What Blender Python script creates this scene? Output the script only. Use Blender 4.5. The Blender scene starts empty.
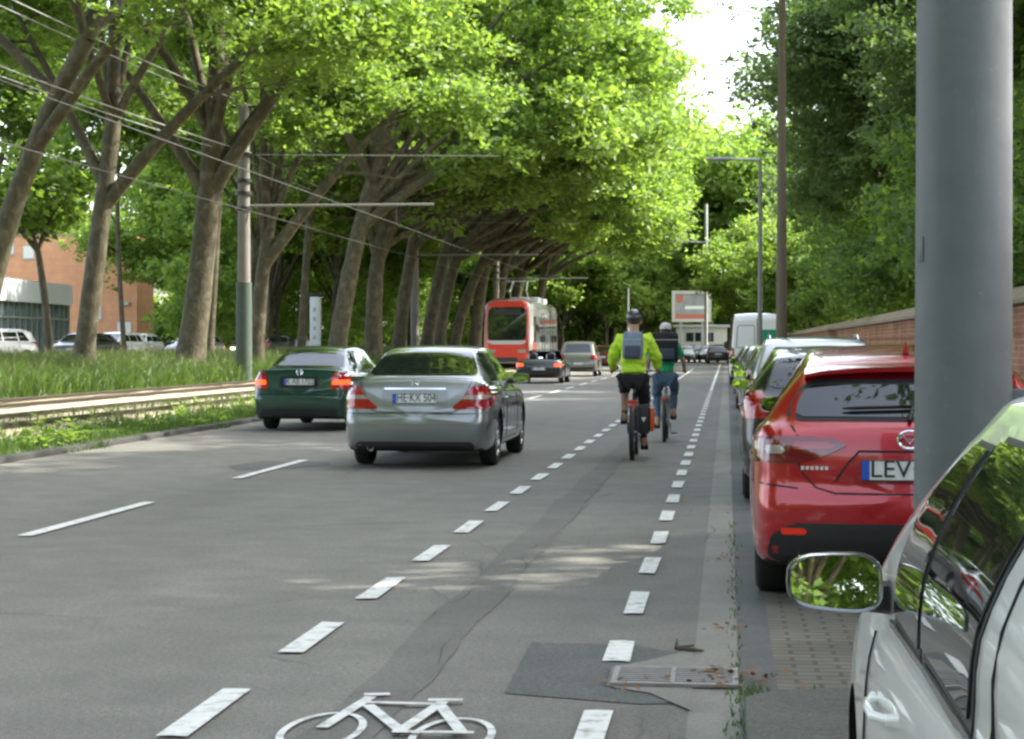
import bpy, bmesh, math, random
import numpy as np
from mathutils import Vector, Matrix, Euler
from mathutils.bvhtree import BVHTree

# ------------------------------------------------------------------ camera, world, sun, exposure
scene = bpy.context.scene
COL = scene.collection
R = math.radians
F_PX, CAM_H = 1950.0, 1.45
cam_d = bpy.data.cameras.new('camera')
cam_d.sensor_width = 36.0
cam_d.lens = 36.0 * F_PX / 1024.0
cam_d.clip_start = 0.1
cam_d.clip_end = 3000.0
cam = bpy.data.objects.new('camera', cam_d)
COL.objects.link(cam)
cam.location = (0, 0, CAM_H)
YAW = math.atan((727 - 512) / F_PX)
PITCH = -math.atan((369.5 - 345) / F_PX)
cam.rotation_euler = (R(90) + PITCH, 0, YAW)
scene.camera = cam
SUN_EL, SUN_AZ = R(45), R(70)          # azimuth clockwise from +Y (the street's direction)
world = bpy.data.worlds.new('World')
scene.world = world
world.use_nodes = True
wn = world.node_tree
bg = wn.nodes['Background']
sky = wn.nodes.new('ShaderNodeTexSky')
sky.sky_type = 'NISHITA'
sky.sun_disc = False
sky.sun_elevation = SUN_EL
sky.sun_rotation = SUN_AZ
sky.air_density = 1.0
sky.dust_density = 3.0
sky.ozone_density = 0.6
hsv = wn.nodes.new('ShaderNodeHueSaturation')
hsv.inputs['Saturation'].default_value = .55
wn.links.new(sky.outputs[0], hsv.inputs['Color'])
wn.links.new(hsv.outputs[0], bg.inputs[0])
bg.inputs[1].default_value = 0.15
sun_d = bpy.data.lights.new('sun', 'SUN')
sun_d.energy = 2.3
sun_d.angle = R(0.6)
sun_d.color = (1.0, 0.95, 0.84)
sun = bpy.data.objects.new('sun', sun_d)
COL.objects.link(sun)
sd = Vector((math.sin(SUN_AZ) * math.cos(SUN_EL), math.cos(SUN_AZ) * math.cos(SUN_EL), math.sin(SUN_EL)))
sun.rotation_euler = sd.to_track_quat('Z', 'Y').to_euler()
sun.location = (20, 0, 40)
scene.view_settings.view_transform = 'Standard'
scene.view_settings.look = 'None'
scene.view_settings.gamma = 1.0
scene.view_settings.exposure = 2.5
scene.view_settings.use_curve_mapping = False
scene.render.engine = 'CYCLES'
scene.cycles.use_denoising = True
scene.cycles.max_bounces = 8
scene.cycles.diffuse_bounces = 4
scene.cycles.volume_bounces = 0
scene.cycles.transmission_bounces = 5
scene.cycles.transparent_max_bounces = 8
scene.cycles.caustics_reflective = False
scene.cycles.caustics_refractive = False
scene.cycles.sample_clamp_indirect = 6.0
scene.cycles.pixel_filter_type = 'BLACKMAN_HARRIS'
scene.cycles.filter_width = 2.6

# ------------------------------------------------------------------ helpers
_rot = cam.rotation_euler.to_matrix()
def ray(px, py):
    return _rot @ Vector(((px - 512) / F_PX, -(py - 369.5) / F_PX, -1.0))
def G(px, py, z=0.0):
    """the ground point that a spot of the photograph shows"""
    d = ray(px, py); t = (z - CAM_H) / d.z
    return Vector((d.x * t, d.y * t, z))
def X_at(px, y):
    """sideways place of a thing seen at column px and standing y metres up the street"""
    d = ray(px, 345); return d.x / d.y * y

def ident(o, label=None, cat=None, group=None, kind=None):
    if label: o['label'] = label
    if cat: o['category'] = cat
    if group: o['group'] = group
    if kind: o['kind'] = kind
    return o
def empty(name, label, cat, loc=(0, 0, 0), rz=0.0, group=None):
    o = bpy.data.objects.new(name, None); COL.objects.link(o)
    o.empty_display_size = 0.2
    o.location = loc; o.rotation_euler = (0, 0, rz)
    return ident(o, label, cat, group)
def link(name, me, parent=None, loc=None):
    o = bpy.data.objects.new(name, me); COL.objects.link(o)
    if parent is not None: o.parent = parent
    if loc is not None: o.location = loc
    return o
def mesh_np(name, V, Fc, mat, smooth=False):
    me = bpy.data.meshes.new(name)
    V = np.asarray(V, dtype=np.float32).reshape(-1, 3)
    if isinstance(Fc, np.ndarray):
        n, k = Fc.shape
        me.vertices.add(len(V)); me.vertices.foreach_set('co', V.ravel())
        me.loops.add(n * k); me.loops.foreach_set('vertex_index', Fc.astype(np.int32).ravel())
        me.polygons.add(n); me.polygons.foreach_set('loop_start', np.arange(0, n * k, k, dtype=np.int32))
        try: me.polygons.foreach_set('loop_total', np.full(n, k, dtype=np.int32))
        except Exception: pass
        me.update(calc_edges=True)
    else:
        me.from_pydata([tuple(map(float, v)) for v in V], [], [tuple(f) for f in Fc]); me.update()
    for m in (mat if isinstance(mat, (list, tuple)) else [mat]):
        me.materials.append(m)
    if smooth:
        me.polygons.foreach_set('use_smooth', np.ones(len(me.polygons), dtype=bool))
    return me
def copy_tree(o, parent=None):
    c = o.copy(); COL.objects.link(c); c.parent = parent
    for ch in [k for k in KIDS.get(o.name, [])]:
        copy_tree(ch, c)
    return c
KIDS = {}
def index_kids():
    KIDS.clear()
    for o in bpy.data.objects:
        if o.parent: KIDS.setdefault(o.parent.name, []).append(o)

class MB:
    """collects shapes for one mesh"""
    def __init__(s): s.v, s.f, s.m = [], [], []
    def add(s, vs, fs, mi=0):
        b = len(s.v); s.v += [tuple(v) for v in vs]
        s.f += [tuple(b + i for i in f) for f in fs]; s.m += [mi] * len(fs); return s
    def box(s, x0, y0, z0, x1, y1, z1, mi=0):
        v = [(x0,y0,z0),(x1,y0,z0),(x1,y1,z0),(x0,y1,z0),(x0,y0,z1),(x1,y0,z1),(x1,y1,z1),(x0,y1,z1)]
        return s.add(v, [(0,3,2,1),(4,5,6,7),(0,1,5,4),(1,2,6,5),(2,3,7,6),(3,0,4,7)], mi)
    def tube(s, pts, rad, n=8, mi=0, caps=True, flat=1.0):
        pts = [Vector(p) for p in pts]
        if not hasattr(rad, '__len__'): rad = [rad] * len(pts)
        b = len(s.v); prev = None
        for i, p in enumerate(pts):
            t = (pts[min(i+1, len(pts)-1)] - pts[max(i-1, 0)])
            t = t.normalized() if t.length > 1e-9 else Vector((0,0,1))
            if prev is None:
                a = Vector((1,0,0)) if abs(t.x) < .8 else Vector((0,1,0))
                u = t.cross(a).normalized()
            else:
                u = (prev - t * prev.dot(t)); u = u.normalized() if u.length > 1e-6 else t.orthogonal().normalized()
            prev = u; w = t.cross(u)
            for k in range(n):
                a = 2 * math.pi * k / n
                s.v.append(tuple(p + (u * math.cos(a) + w * math.sin(a) * flat) * rad[i]))
        for i in range(len(pts) - 1):
            for k in range(n):
                k2 = (k + 1) % n
                s.f.append((b+i*n+k, b+i*n+k2, b+(i+1)*n+k2, b+(i+1)*n+k)); s.m.append(mi)
        if caps:
            s.f.append(tuple(b + k for k in range(n))[::-1]); s.m.append(mi)
            e = b + (len(pts)-1) * n
            s.f.append(tuple(e + k for k in range(n))); s.m.append(mi)
        return s
    def lathe(s, prof, c=(0,0,0), axis='Z', n=24, mi=0):
        """prof: list of (radius, height along the axis)"""
        b = len(s.v)
        for r, h in prof:
            for k in range(n):
                a = 2 * math.pi * k / n; p, q = r * math.cos(a), r * math.sin(a)
                if axis == 'Z': s.v.append((c[0]+p, c[1]+q, c[2]+h))
                elif axis == 'X': s.v.append((c[0]+h, c[1]+p, c[2]+q))
                else: s.v.append((c[0]+p, c[1]+h, c[2]+q))
        for i in range(len(prof)-1):
            for k in range(n):
                k2 = (k+1) % n
                s.f.append((b+i*n+k, b+i*n+k2, b+(i+1)*n+k2, b+(i+1)*n+k)); s.m.append(mi)
        return s
    def ball(s, c, r, n=14, mi=0):
        """ellipsoid; r is a number or three"""
        if not hasattr(r, '__len__'): r = (r, r, r)
        b = len(s.v); m = n // 2 + 1
        for i in range(m + 1):
            th = math.pi * i / m
            for k in range(n):
                a = 2 * math.pi * k / n
                s.v.append((c[0]+r[0]*math.sin(th)*math.cos(a), c[1]+r[1]*math.sin(th)*math.sin(a), c[2]+r[2]*math.cos(th)))
        for i in range(m):
            for k in range(n):
                k2 = (k+1) % n
                s.f.append((b+i*n+k, b+(i+1)*n+k, b+(i+1)*n+k2, b+i*n+k2)); s.m.append(mi)
        return s
    def build(s, name, mat, parent=None, smooth=True, ang=40, bevel=0, loc=None, merge=True):
        me = bpy.data.meshes.new(name); me.from_pydata(s.v, [], s.f)
        for m in (mat if isinstance(mat, (list, tuple)) else [mat]): me.materials.append(m)
        me.polygons.foreach_set('material_index', s.m)
        bm = bmesh.new(); bm.from_mesh(me)
        if merge: bmesh.ops.remove_doubles(bm, verts=bm.verts, dist=1e-5)
        bmesh.ops.recalc_face_normals(bm, faces=bm.faces)
        if bevel > 0:
            es = [e for e in bm.edges if len(e.link_faces) == 2 and e.calc_face_angle(0) > R(50)]
            bmesh.ops.bevel(bm, geom=es, offset=bevel, segments=2, affect='EDGES', profile=.5)
        bm.to_mesh(me); bm.free()
        if smooth:
            me.polygons.foreach_set('use_smooth', [True] * len(me.polygons))
            me.set_sharp_from_angle(angle=R(ang))
        me.update()
        return link(name, me, parent, loc)

# ------------------------------------------------------------------ materials
MATS = {}
def nodes(m):
    nt = m.node_tree; return nt, nt.nodes, nt.links
def mat(name, col, rough=.6, metal=0., spec=.5, coat=0., noise=0., nscale=8., bump=0., bscale=60., coat_rough=.03, ior=None, rvar=0.):
    """a principled surface with blotchy wear in its colour"""
    if name in MATS: return MATS[name]
    m = bpy.data.materials.new(name); m.use_nodes = True
    nt, N, L = nodes(m); b = N['Principled BSDF']
    b.inputs['Roughness'].default_value = rough
    b.inputs['Metallic'].default_value = metal
    b.inputs['Specular IOR Level'].default_value = spec
    b.inputs['Coat Weight'].default_value = coat
    b.inputs['Coat Roughness'].default_value = coat_rough
    if ior: b.inputs['IOR'].default_value = ior
    tc = N.new('ShaderNodeTexCoord')
    nz = N.new('ShaderNodeTexNoise'); nz.inputs['Scale'].default_value = nscale; nz.inputs['Detail'].default_value = 6
    L.new(tc.outputs['Object'], nz.inputs['Vector'])
    mx = N.new('ShaderNodeMix'); mx.data_type = 'RGBA'
    k = noise
    mx.inputs['A'].default_value = (*[c * (1 - k) for c in col], 1)
    mx.inputs['B'].default_value = (*[min(1, c * (1 + k)) for c in col], 1)
    L.new(nz.outputs['Fac'], mx.inputs['Factor']); L.new(mx.outputs['Result'], b.inputs['Base Color'])
    if rvar:
        mr = N.new('ShaderNodeMapRange'); mr.inputs['To Min'].default_value = max(0, rough - rvar); mr.inputs['To Max'].default_value = rough + rvar
        L.new(nz.outputs['Fac'], mr.inputs['Value']); L.new(mr.outputs['Result'], b.inputs['Roughness'])
    if bump:
        n2 = N.new('ShaderNodeTexNoise'); n2.inputs['Scale'].default_value = bscale; n2.inputs['Detail'].default_value = 4
        L.new(tc.outputs['Object'], n2.inputs['Vector'])
        bp = N.new('ShaderNodeBump'); bp.inputs['Strength'].default_value = bump; bp.inputs['Distance'].default_value = .02
        L.new(n2.outputs['Fac'], bp.inputs['Height']); L.new(bp.outputs['Normal'], b.inputs['Normal'])
    MATS[name] = m; return m
def paint(name, col, metal=0., rough=.35, flake=0.):
    m = mat(name, col, rough, metal, .5, 1.0, noise=.06, nscale=3.)
    return m
def emis(name, col, e, base=None):
    m = mat(name, base or col, .2)
    b = m.node_tree.nodes['Principled BSDF']
    b.inputs['Emission Color'].default_value = (*col, 1); b.inputs['Emission Strength'].default_value = e
    return m
def leafmat(name, dark, light, trans=.45, tcol=None):
    m = bpy.data.materials.new(name); m.use_nodes = True
    nt, N, L = nodes(m); N.remove(N['Principled BSDF']); out = N['Material Output']
    g = N.new('ShaderNodeNewGeometry'); cr = N.new('ShaderNodeValToRGB')
    cr.color_ramp.elements[0].color = (*dark, 1); cr.color_ramp.elements[1].color = (*light, 1)
    cr.color_ramp.elements[0].position = .12; cr.color_ramp.elements[1].position = .92
    ke = cr.color_ramp.elements.new(.985); ke.color = (min(1, light[0]*1.7), light[1]*1.15, light[2]*1.1, 1)
    tc = N.new('ShaderNodeTexCoord'); nz = N.new('ShaderNodeTexNoise'); nz.inputs['Scale'].default_value = .35; nz.inputs['Detail'].default_value = 2
    L.new(tc.outputs['Object'], nz.inputs['Vector'])
    ad = N.new('ShaderNodeMath'); ad.operation = 'MULTIPLY_ADD'; ad.inputs[1].default_value = .55
    s2 = N.new('ShaderNodeMath'); s2.operation = 'MULTIPLY'; s2.inputs[1].default_value = .5
    L.new(nz.outputs['Fac'], s2.inputs[0]); L.new(g.outputs['Random Per Island'], ad.inputs[0]); L.new(s2.outputs[0], ad.inputs[2])
    L.new(ad.outputs[0], cr.inputs[0])
    d = N.new('ShaderNodeBsdfDiffuse'); t = N.new('ShaderNodeBsdfTranslucent'); gl = N.new('ShaderNodeBsdfGlossy')
    gl.inputs['Roughness'].default_value = .5; gl.inputs['Color'].default_value = (.8, .85, .8, 1)
    hs = N.new('ShaderNodeMix'); hs.data_type = 'RGBA'; hs.blend_type = 'MULTIPLY'; hs.inputs['Factor'].default_value = 1
    tcol = tcol or (1.9, 2.0, .75)
    hs.inputs['B'].default_value = (*tcol, 1)
    hs.clamp_result = False
    L.new(cr.outputs[0], hs.inputs['A']); L.new(cr.outputs[0], d.inputs['Color']); L.new(hs.outputs['Result'], t.inputs['Color'])
    m1 = N.new('ShaderNodeMixShader'); m1.inputs[0].default_value = trans
    L.new(d.outputs[0], m1.inputs[1]); L.new(t.outputs[0], m1.inputs[2])
    m2 = N.new('ShaderNodeMixShader'); m2.inputs[0].default_value = .03
    L.new(m1.outputs[0], m2.inputs[1]); L.new(gl.outputs[0], m2.inputs[2]); L.new(m2.outputs[0], out.inputs['Surface'])
    MATS[name] = m; return m

def bark(name, a, b, c):
    m = bpy.data.materials.new(name); m.use_nodes = True
    nt, N, L = nodes(m); p = N['Principled BSDF']; p.inputs['Roughness'].default_value = .85
    tc = N.new('ShaderNodeTexCoord'); mp = N.new('ShaderNodeMapping'); mp.inputs['Scale'].default_value = (1, 1, .75)
    L.new(tc.outputs['Object'], mp.inputs[0])
    n1 = N.new('ShaderNodeTexNoise'); n1.inputs['Scale'].default_value = 3.6; n1.inputs['Detail'].default_value = 8; n1.inputs['Distortion'].default_value = .6
    n2 = N.new('ShaderNodeTexNoise'); n2.inputs['Scale'].default_value = 14; n2.inputs['Detail'].default_value = 5
    L.new(mp.outputs[0], n1.inputs[0]); L.new(mp.outputs[0], n2.inputs[0])
    cr = N.new('ShaderNodeValToRGB'); e = cr.color_ramp.elements
    e[0].position = .30; e[0].color = (*a, 1); e[1].position = .74; e[1].color = (*c, 1)
    k = e.new(.5); k.color = (*b, 1)
    L.new(n1.outputs['Fac'], cr.inputs[0])
    mx = N.new('ShaderNodeMix'); mx.data_type = 'RGBA'; mx.blend_type = 'MULTIPLY'; mx.inputs['Factor'].default_value = .6
    r2 = N.new('ShaderNodeMapRange'); r2.inputs['To Min'].default_value = .45; r2.inputs['To Max'].default_value = 1.4
    L.new(n2.outputs['Fac'], r2.inputs['Value'])
    L.new(cr.outputs[0], mx.inputs['A']); L.new(r2.outputs['Result'], mx.inputs['B']); L.new(mx.outputs['Result'], p.inputs['Base Color'])
    bp = N.new('ShaderNodeBump'); bp.inputs['Strength'].default_value = .6; bp.inputs['Distance'].default_value = .06
    L.new(n2.outputs['Fac'], bp.inputs['Height']); L.new(bp.outputs['Normal'], p.inputs['Normal'])
    MATS[name] = m; return m

def asphalt(name, base, light_scale=1., cracks=True, grit=.48):
    m = bpy.data.materials.new(name); m.use_nodes = True
    nt, N, L = nodes(m); p = N['Principled BSDF']; p.inputs['Roughness'].default_value = .82; p.inputs['Specular IOR Level'].default_value = .35
    tc = N.new('ShaderNodeTexCoord')
    def nz(sc, det=6, stretch=None, dist=0.):
        t = N.new('ShaderNodeTexNoise'); t.inputs['Scale'].default_value = sc; t.inputs['Detail'].default_value = det; t.inputs['Distortion'].default_value = dist
        if stretch:
            mp = N.new('ShaderNodeMapping'); mp.inputs['Scale'].default_value = stretch
            L.new(tc.outputs['Object'], mp.inputs[0]); L.new(mp.outputs[0], t.inputs[0])
        else: L.new(tc.outputs['Object'], t.inputs[0])
        return t
    def rng(src, a, b, lo=0., hi=1.):
        r = N.new('ShaderNodeMapRange'); r.inputs['From Min'].default_value = lo; r.inputs['From Max'].default_value = hi
        r.inputs['To Min'].default_value = a; r.inputs['To Max'].default_value = b; L.new(src, r.inputs['Value']); return r.outputs['Result']
    def mul(x, y):
        k = N.new('ShaderNodeMath'); k.operation = 'MULTIPLY'; L.new(x, k.inputs[0]); L.new(y, k.inputs[1]); return k.outputs[0]
    v = rng(nz(.5, 4, (1, .12, 1)).outputs['Fac'], .82, 1.16, .3, .7)          # long wear bands along the lane
    v = mul(v, rng(nz(2.3, 6, None, .4).outputs['Fac'], .88, 1.12, .3, .7))
    v = mul(v, rng(nz(110, 2).outputs['Fac'], 1 - grit, 1 + grit, .25, .75))
    v = mul(v, rng(nz(38, 3).outputs['Fac'], 1 - grit*.4, 1 + grit*.4, .3, .7))
    if cracks:
        vo = N.new('ShaderNodeTexVoronoi'); vo.feature = 'DISTANCE_TO_EDGE'; vo.inputs['Scale'].default_value = .32
        n4 = nz(1.6, 5); mxv = N.new('ShaderNodeMix'); mxv.data_type = 'RGBA'; mxv.inputs['Factor'].default_value = .25
        L.new(tc.outputs['Object'], mxv.inputs['A']); L.new(n4.outputs['Color'], mxv.inputs['B'])
        L.new(mxv.outputs['Result'], vo.inputs['Vector'])
        c = rng(vo.outputs['Distance'], .72, 1., .0, .006)
        mk = rng(nz(.25, 2).outputs['Fac'], 0, 1, .52, .6)
        # cracks only where the patchy mask lets them
        mm = N.new('ShaderNodeMix'); mm.data_type = 'FLOAT'; mm.inputs['A'].default_value = 1.
        L.new(mk, mm.inputs['Factor']); L.new(c, mm.inputs['B']); v = mul(v, mm.outputs['Result'])
    cm = N.new('ShaderNodeVectorMath'); cm.operation = 'SCALE'; cm.inputs[0].default_value = base
    L.new(v, cm.inputs['Scale']); L.new(cm.outputs[0], p.inputs['Base Color'])
    bp = N.new('ShaderNodeBump'); bp.inputs['Strength'].default_value = .35; bp.inputs['Distance'].default_value = .006
    L.new(nz(140, 3).outputs['Fac'], bp.inputs['Height']); L.new(bp.outputs['Normal'], p.inputs['Normal'])
    MATS[name] = m; return m
def bricks(name, c1, c2, mortar, w, h, ms, axes='YZ', bumpd=.01, rough=.85, offset=.5, var=.35):
    m = bpy.data.materials.new(name); m.use_nodes = True
    nt, N, L = nodes(m); p = N['Principled BSDF']; p.inputs['Roughness'].default_value = rough
    tc = N.new('ShaderNodeTexCoord'); sp = N.new('ShaderNodeSeparateXYZ'); cb = N.new('ShaderNodeCombineXYZ')
    L.new(tc.outputs['Object'], sp.inputs[0])
    L.new(sp.outputs[axes[0]], cb.inputs['X']); L.new(sp.outputs[axes[1]], cb.inputs['Y'])
    bt = N.new('ShaderNodeTexBrick'); bt.offset = offset
    bt.inputs['Scale'].default_value = 1; bt.inputs['Brick Width'].default_value = w; bt.inputs['Row Height'].default_value = h
    bt.inputs['Mortar Size'].default_value = ms; bt.inputs['Mortar Smooth'].default_value = .2
    bt.inputs['Color1'].default_value = (*c1, 1); bt.inputs['Color2'].default_value = (*c2, 1); bt.inputs['Mortar'].default_value = (*mortar, 1)
    L.new(cb.outputs[0], bt.inputs['Vector'])
    nz = N.new('ShaderNodeTexNoise'); nz.inputs['Scale'].default_value = 1.3; nz.inputs['Detail'].default_value = 8
    L.new(tc.outputs['Object'], nz.inputs['Vector'])
    r = N.new('ShaderNodeMapRange'); r.inputs['From Min'].default_value = .3; r.inputs['From Max'].default_value = .7
    r.inputs['To Min'].default_value = 1 - var; r.inputs['To Max'].default_value = 1 + var; L.new(nz.outputs['Fac'], r.inputs['Value'])
    s = N.new('ShaderNodeVectorMath'); s.operation = 'SCALE'; L.new(bt.outputs['Color'], s.inputs[0]); L.new(r.outputs['Result'], s.inputs['Scale'])
    L.new(s.outputs[0], p.inputs['Base Color'])
    bp = N.new('ShaderNodeBump'); bp.invert = True; bp.inputs['Distance'].default_value = bumpd; bp.inputs['Strength'].default_value = .7
    L.new(bt.outputs['Fac'], bp.inputs['Height']); L.new(bp.outputs['Normal'], p.inputs['Normal'])
    MATS[name] = m; return m

M_road = asphalt('asphalt_road', (.172, .165, .146))
M_patch = asphalt('asphalt_patch', (.108, .110, .103), cracks=False)
M_gutter = asphalt('gutter_concrete', (.235, .225, .2), cracks=True, grit=.2)
M_strip = asphalt('edge_strip', (.115, .118, .115), cracks=False, grit=.2)
M_island = asphalt('island_asphalt', (.11, .108, .095), cracks=True)
M_path = bricks('sidewalk_slabs', (.23, .22, .2), (.2, .19, .175), (.1, .1, .09), .4, .4, .012, 'XY', .004)
M_sett = bricks('parking_setts', (.19, .17, .135), (.145, .135, .115), (.09, .085, .06), .2, .1, .012, 'XY', .006, var=.3)
M_line = mat('road_paint', (.72, .72, .69), .75, noise=.14, nscale=14, bump=.1)
def worn(m, under, lo, hi, scale):
    nt, N, L = nodes(m); p = N['Principled BSDF']; src = p.inputs['Base Color'].links[0].from_socket
    tc = N.new('ShaderNodeTexCoord'); n = N.new('ShaderNodeTexNoise'); n.inputs['Scale'].default_value = scale; n.inputs['Detail'].default_value = 9; n.inputs['Roughness'].default_value = .7
    L.new(tc.outputs['Object'], n.inputs['Vector']); r = N.new('ShaderNodeMapRange'); r.inputs['From Min'].default_value = lo; r.inputs['From Max'].default_value = hi
    L.new(n.outputs['Fac'], r.inputs['Value']); x = N.new('ShaderNodeMix'); x.data_type = 'RGBA'; x.inputs['B'].default_value = (*under, 1)
    L.new(src, x.inputs['A']); L.new(r.outputs['Result'], x.inputs['Factor']); L.new(x.outputs['Result'], p.inputs['Base Color'])
worn(M_line, (.22, .21, .185), .50, .70, 11)
M_soil = mat('soil_ground', (.12, .13, .055), .95, noise=.4, nscale=.8, bump=.5, bscale=12)
M_bed = mat('track_gravel', (.36, .305, .215), .95, noise=.35, nscale=2.5, bump=.9, bscale=30)
M_sleeper = mat('sleeper_wood', (.17, .12, .075), .9, noise=.3, nscale=6)
M_rail = mat('rail_steel', (.09, .075, .06), .5, .6, noise=.3, nscale=5)
M_kerb = mat('kerb_stone', (.05, .05, .045), .9, noise=.3, nscale=3, bump=.3)
M_brick = bricks('wall_brick', (.42, .155, .07), (.31, .11, .055), (.34, .27, .2), .25, .085, .012, 'YZ', .012)
M_coping = mat('coping_stone', (.27, .215, .14), .9, noise=.35, nscale=2, bump=.4, bscale=20)
M_bark = bark('plane_bark', (.046, .041, .022), (.070, .061, .033), (.145, .125, .075))
M_bark2 = bark('dark_bark', (.05, .042, .028), (.08, .065, .04), (.13, .11, .075))
M_leafA = leafmat('plane_leaf', (.078, .135, .032), (.175, .27, .062), .52, (1.75, 1.75, .85))
M_leafB = leafmat('plane_leaf_pale', (.115, .185, .040), (.24, .35, .085), .52, (1.75, 1.75, .85))
M_leafC = leafmat('hedge_leaf', (.070, .125, .040), (.15, .235, .07), .42, (1.7, 1.8, .9))
M_leafD = leafmat('conifer_leaf', (.068, .108, .048), (.14, .20, .082), .38, (1.6, 1.7, .95))
M_grass = leafmat('grass_blade', (.032, .072, .018), (.10, .155, .042), .4)
M_straw = leafmat('dry_grass', (.12, .12, .05), (.20, .17, .085), .3, (.8, .8, .55))
M_glass = mat('car_glass', (.012, .016, .015), .02, 0, .55, .35, ior=1.6, coat_rough=.0)
M_black = mat('black_plastic', (.02, .02, .021), .5, noise=.2)
M_gap = mat('panel_gap', (.01, .01, .01), .8)
M_under = mat('underbody', (.012, .012, .012), .9)
M_tyre = mat('tyre_rubber', (.018, .018, .018), .8, noise=.25, nscale=20)
M_rim = mat('alloy_rim', (.42, .43, .44), .3, .9, noise=.1)
M_chrome = mat('chrome', (.75, .76, .78), .1, 1.)
M_red_lens = mat('red_lens', (.34, .008, .014), .12, 0, .6, 1., noise=.2, nscale=30)
M_red_dark = mat('red_lens_dark', (.15, .006, .012), .1, 0, .6, 1.)
M_clear = mat('clear_lens', (.36, .30, .28), .15, .2, .6, 1., noise=.15, nscale=40)
M_brake = emis('brake_lamp', (1., .10, .02), .38, (.5, .015, .01))
M_plate = mat('plate_white', (.72, .73, .72), .4, noise=.05)
M_blue = mat('plate_blue', (.02, .09, .5), .4)
M_ink = mat('plate_ink', (.015, .015, .018), .5)
M_mirror = mat('mirror_glass', (.82, .84, .84), .01, 1.)
M_pole = mat('painted_steel_pole', (.090, .106, .108), .5, .0, .5, noise=.22, nscale=4.5, bump=.2, bscale=9, rvar=.14)
worn(M_pole, (.15, .155, .15), .62, .72, 16)
M_wood = mat('weathered_wood_pole', (.17, .135, .10), .85, noise=.3, nscale=2, bump=.3)
M_galv = mat('galvanised_steel', (.36, .37, .37), .5, .5, noise=.15, nscale=3)
M_conc = mat('concrete_pole', (.19, .18, .155), .85, noise=.25, nscale=2.5, bump=.3, bscale=25)
M_cgreen = mat('green_wrap', (.055, .08, .062), .7, noise=.25, nscale=5)
M_wire = mat('steel_wire', (.38, .39, .38), .4, .6)
M_wire_d = mat('dark_wire', (.05, .05, .05), .5, .3)
M_skin = mat('skin', (.52, .30, .21), .55, noise=.08)
M_hair = mat('hair', (.05, .035, .025), .7, noise=.3)

M_crack = mat('crack_tar', (.045, .043, .038), .8)
M_lampgrey = mat('lamp_grey', (.20, .205, .19), .6, noise=.15)


# ------------------------------------------------------------------ vehicle builder
def pchip(pts):
    xs = np.array([p[0] for p in pts], float); ys = np.array([p[1] for p in pts], float)
    h = np.diff(xs); d = np.diff(ys) / h; n = len(xs); m = np.zeros(n)
    if n > 2:
        for i in range(1, n - 1):
            if d[i-1] * d[i] > 0:
                w1 = 2*h[i] + h[i-1]; w2 = h[i] + 2*h[i-1]
                m[i] = (w1 + w2) / (w1 / d[i-1] + w2 / d[i])
    m[0] = d[0]; m[-1] = d[-1]
    def f(x):
        x = min(max(x, xs[0]), xs[-1]); i = min(max(int(np.searchsorted(xs, x)) - 1, 0), n - 2)
        t = (x - xs[i]) / h[i]; t2, t3 = t*t, t*t*t
        return (2*t3-3*t2+1)*ys[i] + (t3-2*t2+t)*h[i]*m[i] + (-2*t3+3*t2)*ys[i+1] + (t3-t2)*h[i]*m[i+1]
    return f
def lin(pts):
    xs = [p[0] for p in pts]; ys = [p[1] for p in pts]
    return lambda x: float(np.interp(x, xs, ys))
def catmull(P, k=3):
    P = [np.array(p, float) for p in P]; out = []
    for i in range(len(P) - 1):
        p0 = P[i-1] if i else 2*P[0] - P[1]; p1, p2 = P[i], P[i+1]; p3 = P[i+2] if i + 2 < len(P) else 2*P[-1] - P[-2]
        for j in range(k):
            t = j / k
            out.append(.5 * ((2*p1) + (-p0+p2)*t + (2*p0-5*p1+4*p2-p3)*t*t + (-p0+3*p1-3*p2+p3)*t**3))
    out.append(P[-1]); return out

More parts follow.
